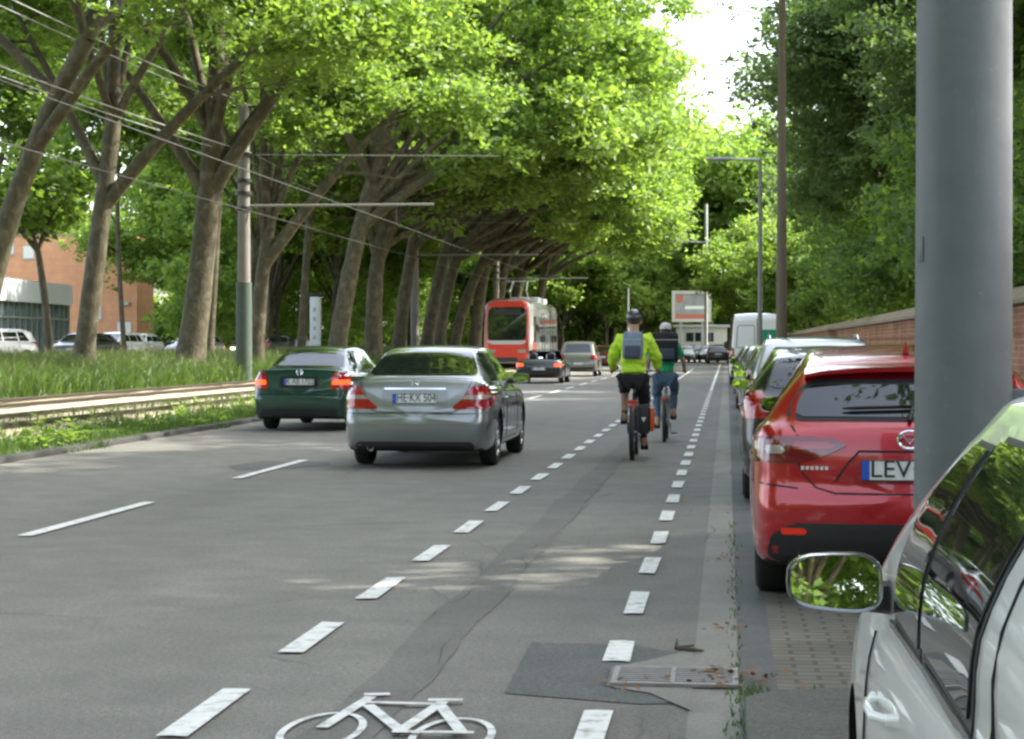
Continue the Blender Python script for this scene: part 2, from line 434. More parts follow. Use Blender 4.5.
class Car:
    def __init__(s, spec, paintmat, root, simple=False):
        s.sp, s.root, s.pm, s.simple = spec, root, paintmat, simple
        s.L, s.W = spec['L'], spec['W']; s.R = spec.get('R', .32)
        s.shell(); s.bvh = BVHTree.FromPolygons(s.V, s.F); s.body()
        s.wheels()
    def shell(s):
        sp = s.sp; L, hw, z0 = s.L, s.W/2, sp.get('z0', .2)
        top, belt, wr, plan = pchip(sp['top']), pchip(sp['belt']), pchip(sp['wr']), pchip(sp['plan'])
        ro, fo = pchip(sp['rear_off']), pchip(sp.get('front_off', [(0, 0), (1, .0), (1.1, .0)]))
        crown = sp.get('crown', .035); flare = sp.get('flare', 0.0)
        ys = [0, .012, .03, .06, .1, .15] + list(np.linspace(.21, L-.21, 30 if s.simple else 56)) + [L-.15, L-.1, L-.06, L-.03, L-.012, L]
        e, re = sp.get('end', .84), sp.get('end_r', .32)
        def rnd(d): return 1.0 if d >= re else e + (1-e) * (1 - (1 - d/re)**2.4) ** (1/2.4)
        rings = []
        for y in ys:
            k = min(rnd(y), rnd(L - y)); w = hw * plan(y) * k
            zt = top(y); zb = min(belt(y), zt - .05)
            d = min(y, L - y); z = z0 + .07 * max(0, 1 - d/.25)**2
            g = wr(y) * hw * (k if zt - belt(y) < .12 else 1)
            fl = 0
            for ya in (sp['ya'], sp['yb']): fl += flare * math.exp(-((y - ya)/.33)**2)
            zm = z0 + (zb - z0) * .5
            sh = sp.get('sh', .925)
            ctl = [(0, z), (.55*w, z), (.86*w, z), (.965*w, z + .05), (.992*w + fl*.6, z + .2), (w + fl, max(zm, z + .26)),
                   (.992*w + fl*.5, zb - .13), (max(.965, sh + .015)*w, zb - .03), (sh*w, zb + .005)]
            top_e = zt - crown - .03
            a = (sh*w, zb + .005); b = (g, max(top_e, zb + .02))
            for t in (.33, .66):
                ctl.append((a[0] + (b[0]-a[0])*t + sp.get('side_bulge', .012)*math.sin(math.pi*t)*(1 if zt - zb > .2 else 0), a[1] + (b[1]-a[1])*t))
            ctl += [b, (g*.90, zt - crown*.8 ), (g*.5, zt - crown*.22), (0, zt)]
            half = catmull(ctl, 2 if s.simple else 3)
            rings.append([(p[0], y, p[1]) for p in half])
        m = len(rings[0]); V, Fc = [], []
        fall = sp.get('fall', .4)
        def deform(x, y, z):
            yy = y + ro(z) * math.exp(-(y/fall)**2) - fo(z) * math.exp(-((L-y)/fall)**2)
            return (x, yy, z)
        M = 2*(m-1)
        def full(r): return list(r) + [(-p[0], p[1], p[2]) for p in r[-2:0:-1]]
        R_ = [full(r) for r in rings]
        for r in R_: V += [deform(*p) for p in r]
        for i in range(len(R_)-1):
            for k in range(M):
                k2 = (k+1) % M
                Fc.append((i*M+k, (i+1)*M+k, (i+1)*M+k2, i*M+k2))
        for end in (0, 1):
            r = R_[0] if end == 0 else R_[-1]; base = 0 if end == 0 else (len(R_)-1)*M
            cz = (min(p[2] for p in r) + max(p[2] for p in r)) / 2
            prev = list(range(base, base+M)); bulge = sp.get('bulge', .03)
            for sc_ in (.9, .72, .5, .25):
                cur = []
                for p in r:
                    x, z = p[0]*sc_, cz + (p[2]-cz)*sc_
                    y = p[1] + (-1 if end == 0 else 1) * bulge * (1 - (abs(p[0]*sc_)/max(hw,.1))**2) * (1 - sc_**3)
                    cur.append(len(V)); V.append(deform(x, y, z))
                for k in range(M):
                    k2 = (k+1) % M
                    q = (prev[k], prev[k2], cur[k2], cur[k])
                    Fc.append(q if end == 0 else q[::-1])
                prev = cur
            c = len(V); V.append(deform(0, r[0][1] + (-bulge if end == 0 else bulge), cz))
            for k in range(M):
                q = (prev[k], prev[(k+1) % M], c); Fc.append(q if end == 0 else q[::-1])
        s.V, s.F = [Vector(v) for v in V], Fc
    def body(s):
        me = bpy.data.meshes.new('body'); me.from_pydata([tuple(v) for v in s.V], [], s.F)
        me.materials.append(s.pm); me.materials.append(M_under)
        z0 = s.sp.get('z0', .2)
        bm = bmesh.new(); bm.from_mesh(me); bmesh.ops.remove_doubles(bm, verts=bm.verts, dist=1e-5)
        bmesh.ops.recalc_face_normals(bm, faces=bm.faces)
        for f in bm.faces:
            f.material_index = 1 if f.calc_center_median().z < z0 + .035 and f.normal.z < -.5 else 0
            f.smooth = True
        bm.to_mesh(me); bm.free()
        tmp = link('tmp', me)
        cut = MB(); w = s.W/2
        for y in (s.sp['ya'], s.sp['yb']):
            for sx in (1, -1):
                r = s.R + .05
                cut.lathe([(.0, w-.26), (r, w-.26), (r, w+.15), (.0, w+.15)] if sx > 0 else [(.0, -w-.15), (r, -w-.15), (r, -w+.26), (.0, -w+.26)], (0, y, s.R+.01), 'X', 28)
        co = cut.build('cut', M_under, smooth=False)
        md = tmp.modifiers.new('b', 'BOOLEAN'); md.object = co; md.solver = 'EXACT'; md.operation = 'DIFFERENCE'
        try: md.material_mode = 'TRANSFER'
        except Exception: pass
        dg = bpy.context.evaluated_depsgraph_get()
        out = bpy.data.meshes.new_from_object(tmp.evaluated_get(dg)); out.name = 'body'
        bpy.data.objects.remove(tmp); bpy.data.objects.remove(co)
        out.polygons.foreach_set('use_smooth', [True]*len(out.polygons)); out.set_sharp_from_angle(angle=R(38))
        s.bo = link('body', out, s.root)
    def hit(s, ax, a, z):
        if ax == 'rear': o, d = Vector((a, -3, z)), Vector((0, 1, 0))
        elif ax == 'front': o, d = Vector((a, s.L + 3, z)), Vector((0, -1, 0))
        elif ax == 'left': o, d = Vector((-3, a, z)), Vector((1, 0, 0))
        elif ax == 'right': o, d = Vector((3, a, z)), Vector((-1, 0, 0))
        else: o, d = Vector((a, z, 4)), Vector((0, 0, -1))
        h = s.bvh.ray_cast(o, d)
        if h[0] is None:
            h2 = s.bvh.find_nearest(o + d * 3)
            return h2[0], h2[1]
        n = h[1]
        if n.dot(d) > 0: n = -n
        return h[0], n
    def patch(s, name, m, ax, rows, off=.006, nu=10, nv=8, parent=None, round_=True, label=None, mirror=False, build=True):
        rows = sorted(rows); zf0, zf1 = (pchip if len(rows) > 2 and round_ else lin)([(r[0], r[1]) for r in rows]), (pchip if len(rows) > 2 and round_ else lin)([(r[0], r[2]) for r in rows])
        z0, z1 = rows[0][0], rows[-1][0]
        res = []
        for sg in ((1, -1) if mirror else (1,)):
            axx = ax if sg > 0 else {'left': 'right', 'right': 'left'}.get(ax, ax)
            g = []
            zs = sorted(set(list(np.linspace(z0, z1, nv)) + [r[0] for r in rows]))
            for z in zs:
                a0, a1 = zf0(z), zf1(z); row = []
                for i in range(nu + 1):
                    a = a0 + (a1 - a0) * i / nu
                    if ax in ('rear', 'front', 'top'): a *= sg
                    p, n = s.hit(axx, a, z); row.append((p, n))
                g.append(row)
            V, Fc = [], []; NR, NC = len(g), nu + 1
            for row in g:
                for p, n in row: V.append(p + n * off)
            for i in range(NR-1):
                for k in range(NC-1): Fc.append((i*NC+k, i*NC+k+1, (i+1)*NC+k+1, (i+1)*NC+k))
            # a skirt that sinks the rim into the body
            rim = [(0, k) for k in range(NC)] + [(i, NC-1) for i in range(1, NR)] + [(NR-1, k) for k in range(NC-2, -1, -1)] + [(i, 0) for i in range(NR-2, 0, -1)]
            b = len(V)
            for i, k in rim: p, n = g[i][k]; V.append(p - n * .012)
            for j in range(len(rim)):
                j2 = (j+1) % len(rim); i, k = rim[j]; i2, k2 = rim[j2]
                Fc.append((i*NC+k, i2*NC+k2, b+j2, b+j))
            me = bpy.data.meshes.new(name); me.from_pydata([tuple(v) for v in V], [], Fc); me.materials.append(m)
            bm = bmesh.new(); bm.from_mesh(me); bmesh.ops.recalc_face_normals(bm, faces=bm.faces)
            c = g[NR//2][NC//2]; f0 = min(bm.faces, key=lambda f: (f.calc_center_median() - c[0]).length)
            if f0.normal.dot(c[1]) < 0: bmesh.ops.reverse_faces(bm, faces=bm.faces)
            bm.to_mesh(me); bm.free()
            me.polygons.foreach_set('use_smooth', [True]*len(me.polygons)); me.set_sharp_from_angle(angle=R(40))
            o = link(name, me, parent if parent is not None else s.root)
            if label: o['label'] = label
            res.append(o)
        return res if mirror else res[0]
    def ribbon(s, name, m, ax, lines, wid=.008, off=.004, parent=None, mirror=False):
        for sg in ((1, -1) if mirror else (1,)):
            for ln in lines: s.ribbon1(name, m, ax, [ln], wid, off, parent, sg)
    def ribbon1(s, name, m, ax, lines, wid, off, parent, sgn0):
        """thin strips along polylines, laid on the body"""
        mb = MB()
        for sg in (sgn0,):
            axx = ax if sg > 0 else {'left': 'right', 'right': 'left'}.get(ax, ax)
            for ln in lines:
                P = []
                for (a, z), (a2, z2) in zip(ln[:-1], ln[1:]):
                    k = max(2, int(math.hypot(a2-a, z2-z) / .05))
                    P += [(a + (a2-a)*i/k, z + (z2-z)*i/k) for i in range(k)]
                P.append(ln[-1])
                q = []
                for i, (a, z) in enumerate(P):
                    t = Vector((P[min(i+1, len(P)-1)][0] - P[max(i-1, 0)][0], P[min(i+1, len(P)-1)][1] - P[max(i-1, 0)][1]))
                    t = t.normalized() if t.length else Vector((1, 0)); nn = Vector((-t.y, t.x)) * wid/2
                    for sgn, o_ in ((1, -.004), (1, off), (-1, off), (-1, -.004)):
                        aa, zz = a + nn.x*sgn, z + nn.y*sgn
                        if ax in ('rear', 'front', 'top'): aa *= sg
                        p, n = s.hit(axx, aa, zz); q.append(p + n * o_)
                fs = []
                for i in range(len(P)-1):
                    for k in range(3): fs.append((i*4+k, i*4+k+1, (i+1)*4+k+1, (i+1)*4+k))
                mb.add(q, fs)
        return mb.build(name, m, parent if parent is not None else s.root, ang=30, merge=False)
    def wheels(s, rimmat=None):
        Rr = s.R; sp = s.sp; tw = sp.get('tw', .2); rr = Rr * .66
        if 'wheel' not in CACHE:
            CACHE['wheel'] = {}
        key = (round(Rr, 3), s.simple, tw)
        if key not in CACHE['wheel']:
            t = MB(); h = tw/2
            t.lathe([(rr, -h*.9), (rr+.02, -h), (Rr-.03, -h), (Rr-.006, -h*.8), (Rr, -h*.5), (Rr, h*.5), (Rr-.006, h*.8), (Rr-.03, h), (rr+.02, h), (rr, h*.9)], axis='X', n=32)
            wo = t.build('wheel', M_tyre, None)
            r = MB()
            r.lathe([(rr+.004, h*.86), (rr-.012, h*.92), (rr-.03, h*.62), (rr-.035, -h*.8)], axis='X', n=32)
            r.lathe([(.0, h*.0), (rr-.03, h*.0)], axis='X', n=24, mi=1)
            for k in range(5):
                a = 2*math.pi*k/5 + .3; c, s_ = math.cos(a), math.sin(a)
                for dz in (-.035, .035):
                    p0 = Vector((h*.62, c*.04 - s_*dz*.5, s_*.04 + c*dz*.5)); p1 = Vector((h*.72, c*(rr-.02) - s_*dz, s_*(rr-.02) + c*dz))
                    r.tube([p0, p1], [.02, .017], 6)
            r.lathe([(0, h*.72), (.045, h*.7), (.055, h*.5), (.055, 0)], axis='X', n=16)
            ro = r.build('rim', [M_rim, M_under], None, merge=False)
            CACHE['wheel'][key] = (wo.data, ro.data)
            bpy.data.objects.remove(wo); bpy.data.objects.remove(ro)
        tm, rm = CACHE['wheel'][key]; s.wh = []
        for y in (sp['ya'], sp['yb']):
            for sx in (1, -1):
                wo = link('wheel', tm, s.root, (sx * (s.W/2 - tw/2 - .025), y, Rr))
                if sx < 0: wo.rotation_euler = (0, 0, math.pi)
                link('rim', rm, wo); s.wh.append(wo)
    def plate(s, ax, z, text=None, w=.52, dx=0., y_extra=.012, tilt=0.):
        p, n = s.hit(ax, dx, z); sg = -1 if ax == 'rear' else 1
        mb = MB(); mb.box(-w/2, -.006, -.056, w/2, .006, .056)
        o = mb.build('number_plate', M_plate, s.root, bevel=.003, smooth=False)
        o.location = (p.x, p.y + sg * y_extra, z)
        if ax == 'front': o.rotation_euler = (0, 0, math.pi)
        b = MB(); b.box(-w/2+.004, -.0085, -.051, -w/2+.045, -.005, .051); bo = b.build('blue_band', M_blue, o, smooth=False)
        if text:
            t = text_obj('plate_lettering', text, M_ink, .098, o, (-w/2+.056, -.009, -.036), w - .068)
        bd = MB()
        for q in ((-w/2, -.056, w/2, -.051), (-w/2, .051, w/2, .056), (-w/2, -.051, -w/2+.004, .051), (w/2-.004, -.051, w/2, .051)):
            bd.box(q[0], -.008, q[1], q[2], -.005, q[3])
        bd.build('plate_border', M_ink, o, smooth=False)
        return o
    def mirrors(s, y, z, m=None, sides=(-1, 1), out=.10, w=.21, h=.14, lamp=False):
        for sx in sides:
            px, n = s.hit('left' if sx < 0 else 'right', y, z - .02)
            x = px.x + sx * (out + w/2 - .03)
            mb = MB()
            prof = []
            for i in range(9):
                t = i / 8; k = math.sqrt(max(0, 1 - t*t)) if t > 0 else 1
                prof.append((t * .085, .55 + .45*k if t < 1 else .25))
            ring = []
            for k in range(24):
                a = 2*math.pi*k/24; c, d = math.cos(a), math.sin(a)
                ex = abs(c)**.6 * (1 if c >= 0 else -1) * w/2; ez = abs(d)**.6 * (1 if d >= 0 else -1) * h/2
                ez *= 1 - .18 * (sx * ex / (w/2) + 1) / 2 if True else 1
                ring.append((ex, ez))
            b = 0; vs, fs = [], []
            lay = [(-.02, .93), (-.028, .985), (-.018, 1.0)] + [(p[0], p[1]) for p in prof]
            lay = [(.0, .9)] + lay
            def tl_(ex, ez, dy): return (sx*.20*ex + .10*ez) * max(0, 1 - max(0, dy)/.08)
            for dy, k_ in lay: vs += [(x + ex*k_, y + dy + tl_(ex*k_, ez*k_, dy), z + ez*k_) for ex, ez in ring]
            for i in range(len(lay)-1):
                for k in range(24): fs.append((i*24+k, i*24+(k+1) % 24, (i+1)*24+(k+1) % 24, (i+1)*24+k))
            fs.append(tuple(range(24))); fs.append(tuple((len(lay)-1)*24 + k for k in range(24)))
            mb.add(vs, fs)
            mo = mb.build('door_mirror', m or s.pm, s.root, ang=35)
            arm = MB(); arm.tube([(px.x - sx*.02, y + .03, z - .035), (x - sx*w*.35, y + .04, z - h*.28)], [.035, .03], 8, flat=.7)
            arm.build('mirror_arm', M_black, mo)
            gl = MB(); vs = [(x + ex*.92, y - .012 + tl_(ex*.92, ez*.91, 0), z + ez*.91) for ex, ez in ring]
            vs2 = [(x + ex*.92, y - .005 + tl_(ex*.92, ez*.91, 0), z + ez*.91) for ex, ez in ring]
            gl.add(vs + vs2, [tuple(range(24))] + [(k, (k+1) % 24, 24+(k+1) % 24, 24+k) for k in range(24)])
            gl.build('mirror_glass', M_mirror, mo, ang=20)
CACHE = {}
def text_obj(name, text, m, size, parent, loc, width=None, rot=(R(90), 0, 0), ext=.001, align='LEFT', bold=0.0):
    cu = bpy.data.curves.new('txt', 'FONT'); cu.body = text; cu.size = size * 1.38; cu.extrude = ext; cu.offset = bold
    t = bpy.data.objects.new('txt', cu); COL.objects.link(t)
    dg = bpy.context.evaluated_depsgraph_get(); dg.update()
    me = bpy.data.meshes.new_from_object(t.evaluated_get(dg)); me.name = name
    bpy.data.objects.remove(t); me.materials.clear(); me.materials.append(m)
    xs = [v.co.x for v in me.vertices]; w0 = (max(xs) - min(xs)) or 1; mn = min(xs)
    k = (width / w0) if width else 1.
    for v in me.vertices:
        v.co.x = (v.co.x - mn) * k
        if align == 'CENTER': v.co.x -= w0 * k / 2
    o = link(name, me, parent, loc); o.rotation_euler = rot; return o
def ring_mark(name, m, parent, loc, rx, rz, wings=None, thick=.006):
    """a small raised badge: an oval ring with strokes inside"""
    mb = MB(); pts = [(rx*math.cos(a), 0, rz*math.sin(a)) for a in np.linspace(0, 2*math.pi, 25)]
    mb.tube(pts, thick, 6, caps=False)
    for st in (wings or []): mb.tube([(p[0]*rx, 0, p[1]*rz) for p in st], thick*.9, 6)
    return mb.build(name, m, parent, loc=loc, merge=False)

def sedan_spec(L=4.58, W=1.77, H=1.447, deck=1.06, R_=.315):
    return dict(L=L, W=W, R=R_, ya=1.02, yb=1.02 + L*.603, z0=.20,
        top=[(0, deck-.09), (.03, deck-.02), (.09, deck+.005), (.22, deck-.002), (.55, deck+.012), (.85, deck+.14), (1.2, H-.085), (1.55, H-.02), (2.1, H), (2.7, H-.035), (3.05, H-.18), (3.45, 1.0), (3.7, .95), (L-.35, .82), (L-.08, .70), (L, .6)],
        belt=[(0, .93), (1, .945), (2.4, .91), (3.5, .88), (L, .8)],
        wr=[(0, .86), (.5, .85), (.8, .77), (1.25, .65), (2.0, .645), (2.8, .67), (3.3, .80), (3.6, .84), (L, .86)],
        plan=[(0, .955), (.5, .985), (1.4, 1), (3.2, 1), (L-.6, .985), (L, .94)],
        rear_off=[(0, .05), (.3, .02), (.45, 0), (.60, .0), (.655, .05), (.8, .065), (1.0, .085), (1.2, .1)],
        front_off=[(0, .05), (.5, .0), (.7, .04), (1., .1)], end=.83, end_r=.42, flare=.012)
def hatch_spec(L=4.46, W=1.795, H=1.45, R_=.325, belt0=1.0):
    return dict(L=L, W=W, R=R_, ya=.82, yb=.82 + L*.605, z0=.22,
        top=[(0, .93), (.03, .985), (.08, 1.02), (.16, 1.10), (.32, 1.255), (.40, 1.315), (.46, 1.345), (.8, H-.05), (1.4, H-.01), (1.8, H), (2.4, H-.04), (2.8, H-.2), (3.2, 1.03), (3.5, .97), (L-.3, .82), (L-.07, .7), (L, .6)],
        belt=[(0, belt0), (.6, belt0), (1.6, .955), (3.2, .9), (L, .82)],
        wr=[(0, .88), (.1, .80), (.35, .70), (.6, .66), (1.6, .665), (2.5, .69), (3.0, .80), (3.4, .84), (L, .86)],
        plan=[(0, .965), (.5, .99), (1.2, 1), (3.0, 1), (L-.6, .985), (L, .94)],
        rear_off=[(0, .06), (.25, .03), (.42, 0), (.58, .0), (.66, .045), (.8, .05), (1.0, .06), (1.3, .06)],
        front_off=[(0, .05), (.5, .0), (.7, .04), (1., .1)], end=.84, end_r=.45, flare=.02, fall=.35)
def mpv_spec(L=4.5, W=1.8, H=1.6, R_=.32):
    return dict(L=L, W=W, R=R_, ya=.78, yb=.78 + L*.61, z0=.22,
        top=[(0, 1.0), (.03, 1.06), (.08, 1.12), (.2, 1.3), (.33, H-.1), (.42, H-.06), (.9, H-.015), (1.7, H), (2.3, H-.05), (2.7, H-.2), (3.3, 1.12), (3.6, 1.02), (L-.3, .88), (L-.06, .72), (L, .6)],
        belt=[(0, 1.0), (1.6, .98), (3.2, .94), (L, .84)],
        wr=[(0, .90), (.1, .84), (.35, .76), (.6, .72), (1.6, .71), (2.5, .73), (3.1, .82), (3.5, .86), (L, .87)],
        plan=[(0, .97), (.5, .99), (1.2, 1), (3.0, 1), (L-.6, .985), (L, .94)],
        rear_off=[(0, .06), (.25, .03), (.42, 0), (.58, .0), (.66, .04), (.8, .045), (1.0, .05), (1.6, .05)],
        front_off=[(0, .05), (.5, .0), (.7, .04), (1., .1)], end=.86, end_r=.4, flare=.012, fall=.35)

def side_glass(c, bands, z0, z1, mir=True, trim=None):
    """bands: list of (bottom y0, bottom y1, top y0, top y1)"""
    for b0, b1, t0, t1 in bands:
        zm = (z0 + z1) / 2
        c.patch('side_window', M_glass, 'left', [(z0, b0, b1), (zm, (b0*.5+t0*.5), (b1*.5+t1*.5)), (z1, t0, t1)], .004, nu=8, nv=6, round_=False, mirror=mir)
def car_sedan(loc, rz, paintmat, label, cat='car', group=None, kind='silver', text=None, spec=None):
    root = empty('sedan', label, cat, loc, rz, group)
    c = Car(spec or sedan_spec(), paintmat, root)
    L, H, W = c.L, c.sp['top'][8][1], c.W
    if kind == 'silver':
        c.patch('rear_window', M_glass, 'rear', [(1.085, -.60, .60), (1.11, -.645, .645), (1.25, -.585, .585), (1.355, -.515, .515), (1.378, -.47, .47)], .005, 16, 12)
        tl = c.patch('tail_light', M_red_lens, 'rear', [(.70, .46, .80), (.715, .44, .845), (.80, .53, .87), (.90, .615, .86), (.955, .655, .83), (.97, .69, .78)], .012, 12, 10, mirror=True)
        for o_, sg in zip(tl, (1, -1)):
            c.patch('reversing_light', M_clear, 'rear', [(.815, .545*sg, .82*sg), (.838, .57*sg, .845*sg), (.862, .60*sg, .83*sg)], .017, 8, 5, parent=o_)
        c.ribbon('trunk_gap', M_gap, 'rear', [[(-.66, 1.02), (-.60, .9), (-.52, .70), (-.44, .665), (.44, .665), (.52, .70), (.60, .9), (.66, 1.02)]], .009)
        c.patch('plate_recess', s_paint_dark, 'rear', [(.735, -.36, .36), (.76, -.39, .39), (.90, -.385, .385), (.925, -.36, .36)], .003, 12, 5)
        c.ribbon('trunk_trim', M_chrome, 'rear', [[(-.36, .935), (.36, .935)]], .02, .012)
        c.plate('rear', .825, text)
        p, n = c.hit('rear', 0, 1.0)
        ring_mark('star_badge', M_chrome, root, (0, p.y - .008, 1.0), .036, .036, [[(0, 0), (0, .95)], [(0, 0), (.82, -.5)], [(0, 0), (-.82, -.5)]], .004)
        c.patch('bumper_valance', M_black, 'rear', [(.235, -.66, .66), (.27, -.70, .70), (.325, -.66, .66)], .006, 14, 4)
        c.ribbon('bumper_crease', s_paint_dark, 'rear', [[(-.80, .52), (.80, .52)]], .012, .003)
        c.ribbon('bumper_gap', M_gap, 'rear', [[(-.83, .655), (-.55, .648), (.55, .648), (.83, .655)]], .008)
        ex = MB(); ex.lathe([(.0, .08), (.032, .08), (.034, 0), (.038, 0), (.038, .1)], (-.52, .02, .25), 'Y', 14); ex.build('exhaust_pipe', M_chrome, root)
    else:
        c.patch('rear_window', M_glass, 'rear', [(1.07, -.56, .56), (1.09, -.61, .61), (1.25, -.56, .56), (1.355, -.50, .50), (1.375, -.46, .46)], .005, 16, 10)
        tl = c.patch('tail_light', M_red_lens, 'rear', [(.70, .54, .79), (.72, .53, .84), (.85, .55, .845), (.93, .56, .83), (.985, .60, .80)], .014, 10, 8, mirror=True)
        for o_, sg in zip(tl, (1, -1)):
            c.patch('brake_lamp', M_brake, 'rear', [(.78, .57*sg, .80*sg), (.82, .56*sg, .81*sg), (.86, .58*sg, .80*sg)], .019, 6, 4, parent=o_)
        c.ribbon('trunk_gap', M_gap, 'rear', [[(-.64, 1.03), (-.56, .95), (-.53, .70), (-.47, .665), (.47, .665), (.53, .70), (.56, .95), (.64, 1.03)]], .009)
        c.patch('plate_recess', M_gap, 'rear', [(.73, -.30, .30), (.75, -.33, .33), (.90, -.33, .33), (.92, -.30, .30)], .003, 10, 4)
        c.plate('rear', .83, text)
        p, n = c.hit('rear', 0, .985)
        ring_mark('round_badge', M_chrome, root, (0, p.y - .01, .985), .05, .05, [[(-.6, .7), (0, -.05), (.6, .7)], [(-.75, .2), (-.35, -.8), (0, -.1), (.35, -.8), (.75, .2)]], .009)
        c.patch('bumper_valance', M_black, 'rear', [(.235, -.70, .70), (.30, -.75, .75), (.38, -.72, .72)], .006, 14, 4)
        c.ribbon('bumper_gap', M_gap, 'rear', [[(-.82, .62), (.82, .62)]], .008)
        ex = MB(); ex.lathe([(.0, .08), (.026, .08), (.028, 0), (.032, 0), (.032, .1)], (-.45, .03, .24), 'Y', 14); ex.build('exhaust_pipe', M_under, root)
    side_glass(c, [(.98, 1.72, 1.22, 1.78), (1.80, 2.95, 1.86, 2.62)], 1.0, 1.345)
    c.ribbon('window_trim', M_chrome if kind == 'silver' else M_black, 'left', [[(.85, .985), (1.8, .98), (3.05, .965)]], .02, .008, mirror=True)
    c.ribbon('door_gap', M_gap, 'left', [[(1.76, .32), (1.77, 1.0)], [(2.98, .34), (2.98, .98)], [(1.02 + .42, .55), (1.2, .98)], [(1.45, .3), (2.95, .3)]], .008, mirror=True)
    for y in (1.62, 2.5):
        for ax in ('left', 'right'):
            p, n = c.hit(ax, y, .80); h = MB(); sx = -1 if ax == 'left' else 1
            h.tube([(p.x, y-.1, .80), (p.x + sx*.03, y-.08, .80), (p.x + sx*.03, y+.08, .805), (p.x, y+.1, .805)], .012, 8); h.build('door_handle', paintmat, root)
    c.patch('windscreen', M_glass, 'front', [(1.03, -.66, .66), (1.2, -.60, .60), (1.36, -.52, .52)], .005, 12, 8)
    c.patch('headlight', M_clear, 'front', [(.62, .48, .76), (.70, .46, .80), (.76, .5, .78)], .01, 8, 5, mirror=True)
    c.mirrors(2.86, 1.02)
    return c
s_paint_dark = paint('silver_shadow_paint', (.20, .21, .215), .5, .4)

# ------------------------------------------------------------------ cars
P_silver = paint('silver_metallic', (.25, .26, .262), .75, .34)
P_green = paint('dark_green_metallic', (.010, .052, .038), .25, .35)
P_red = paint('red_metallic', (.40, .004, .010), .3, .3)
P_white = paint('white_paint', (.86, .86, .82), 0., .3)
P_black = paint('black_paint', (.012, .012, .014), .2, .3)
P_silver2 = paint('light_silver_metallic', (.52, .54, .55), .6, .33)
P_beige = paint('beige_silver_metallic', (.20, .20, .165), .6, .38)
P_darkred = paint('dark_red_paint', (.12, .01, .015), .2, .35)
P_anth = paint('anthracite_metallic', (.05, .055, .06), .5, .35)
P_blue = paint('dark_blue_paint', (.012, .025, .06), .3, .3)

silver = car_sedan((-3.605, 22.35, 0.004), 0, P_silver, 'silver grey sedan with chrome bar over its plate, driving beside the cycle lane', kind='silver', text='HE·KX 504')
g_spec = sedan_spec(4.38, 1.69, 1.44, 1.05, .30)
green = car_sedan((-7.12, 32.0, 0.004), R(-1.0), P_green, 'dark green sedan with glowing brake lamps in the lane beside the tram tracks', kind='green', text='K·AB 1702', spec=g_spec)

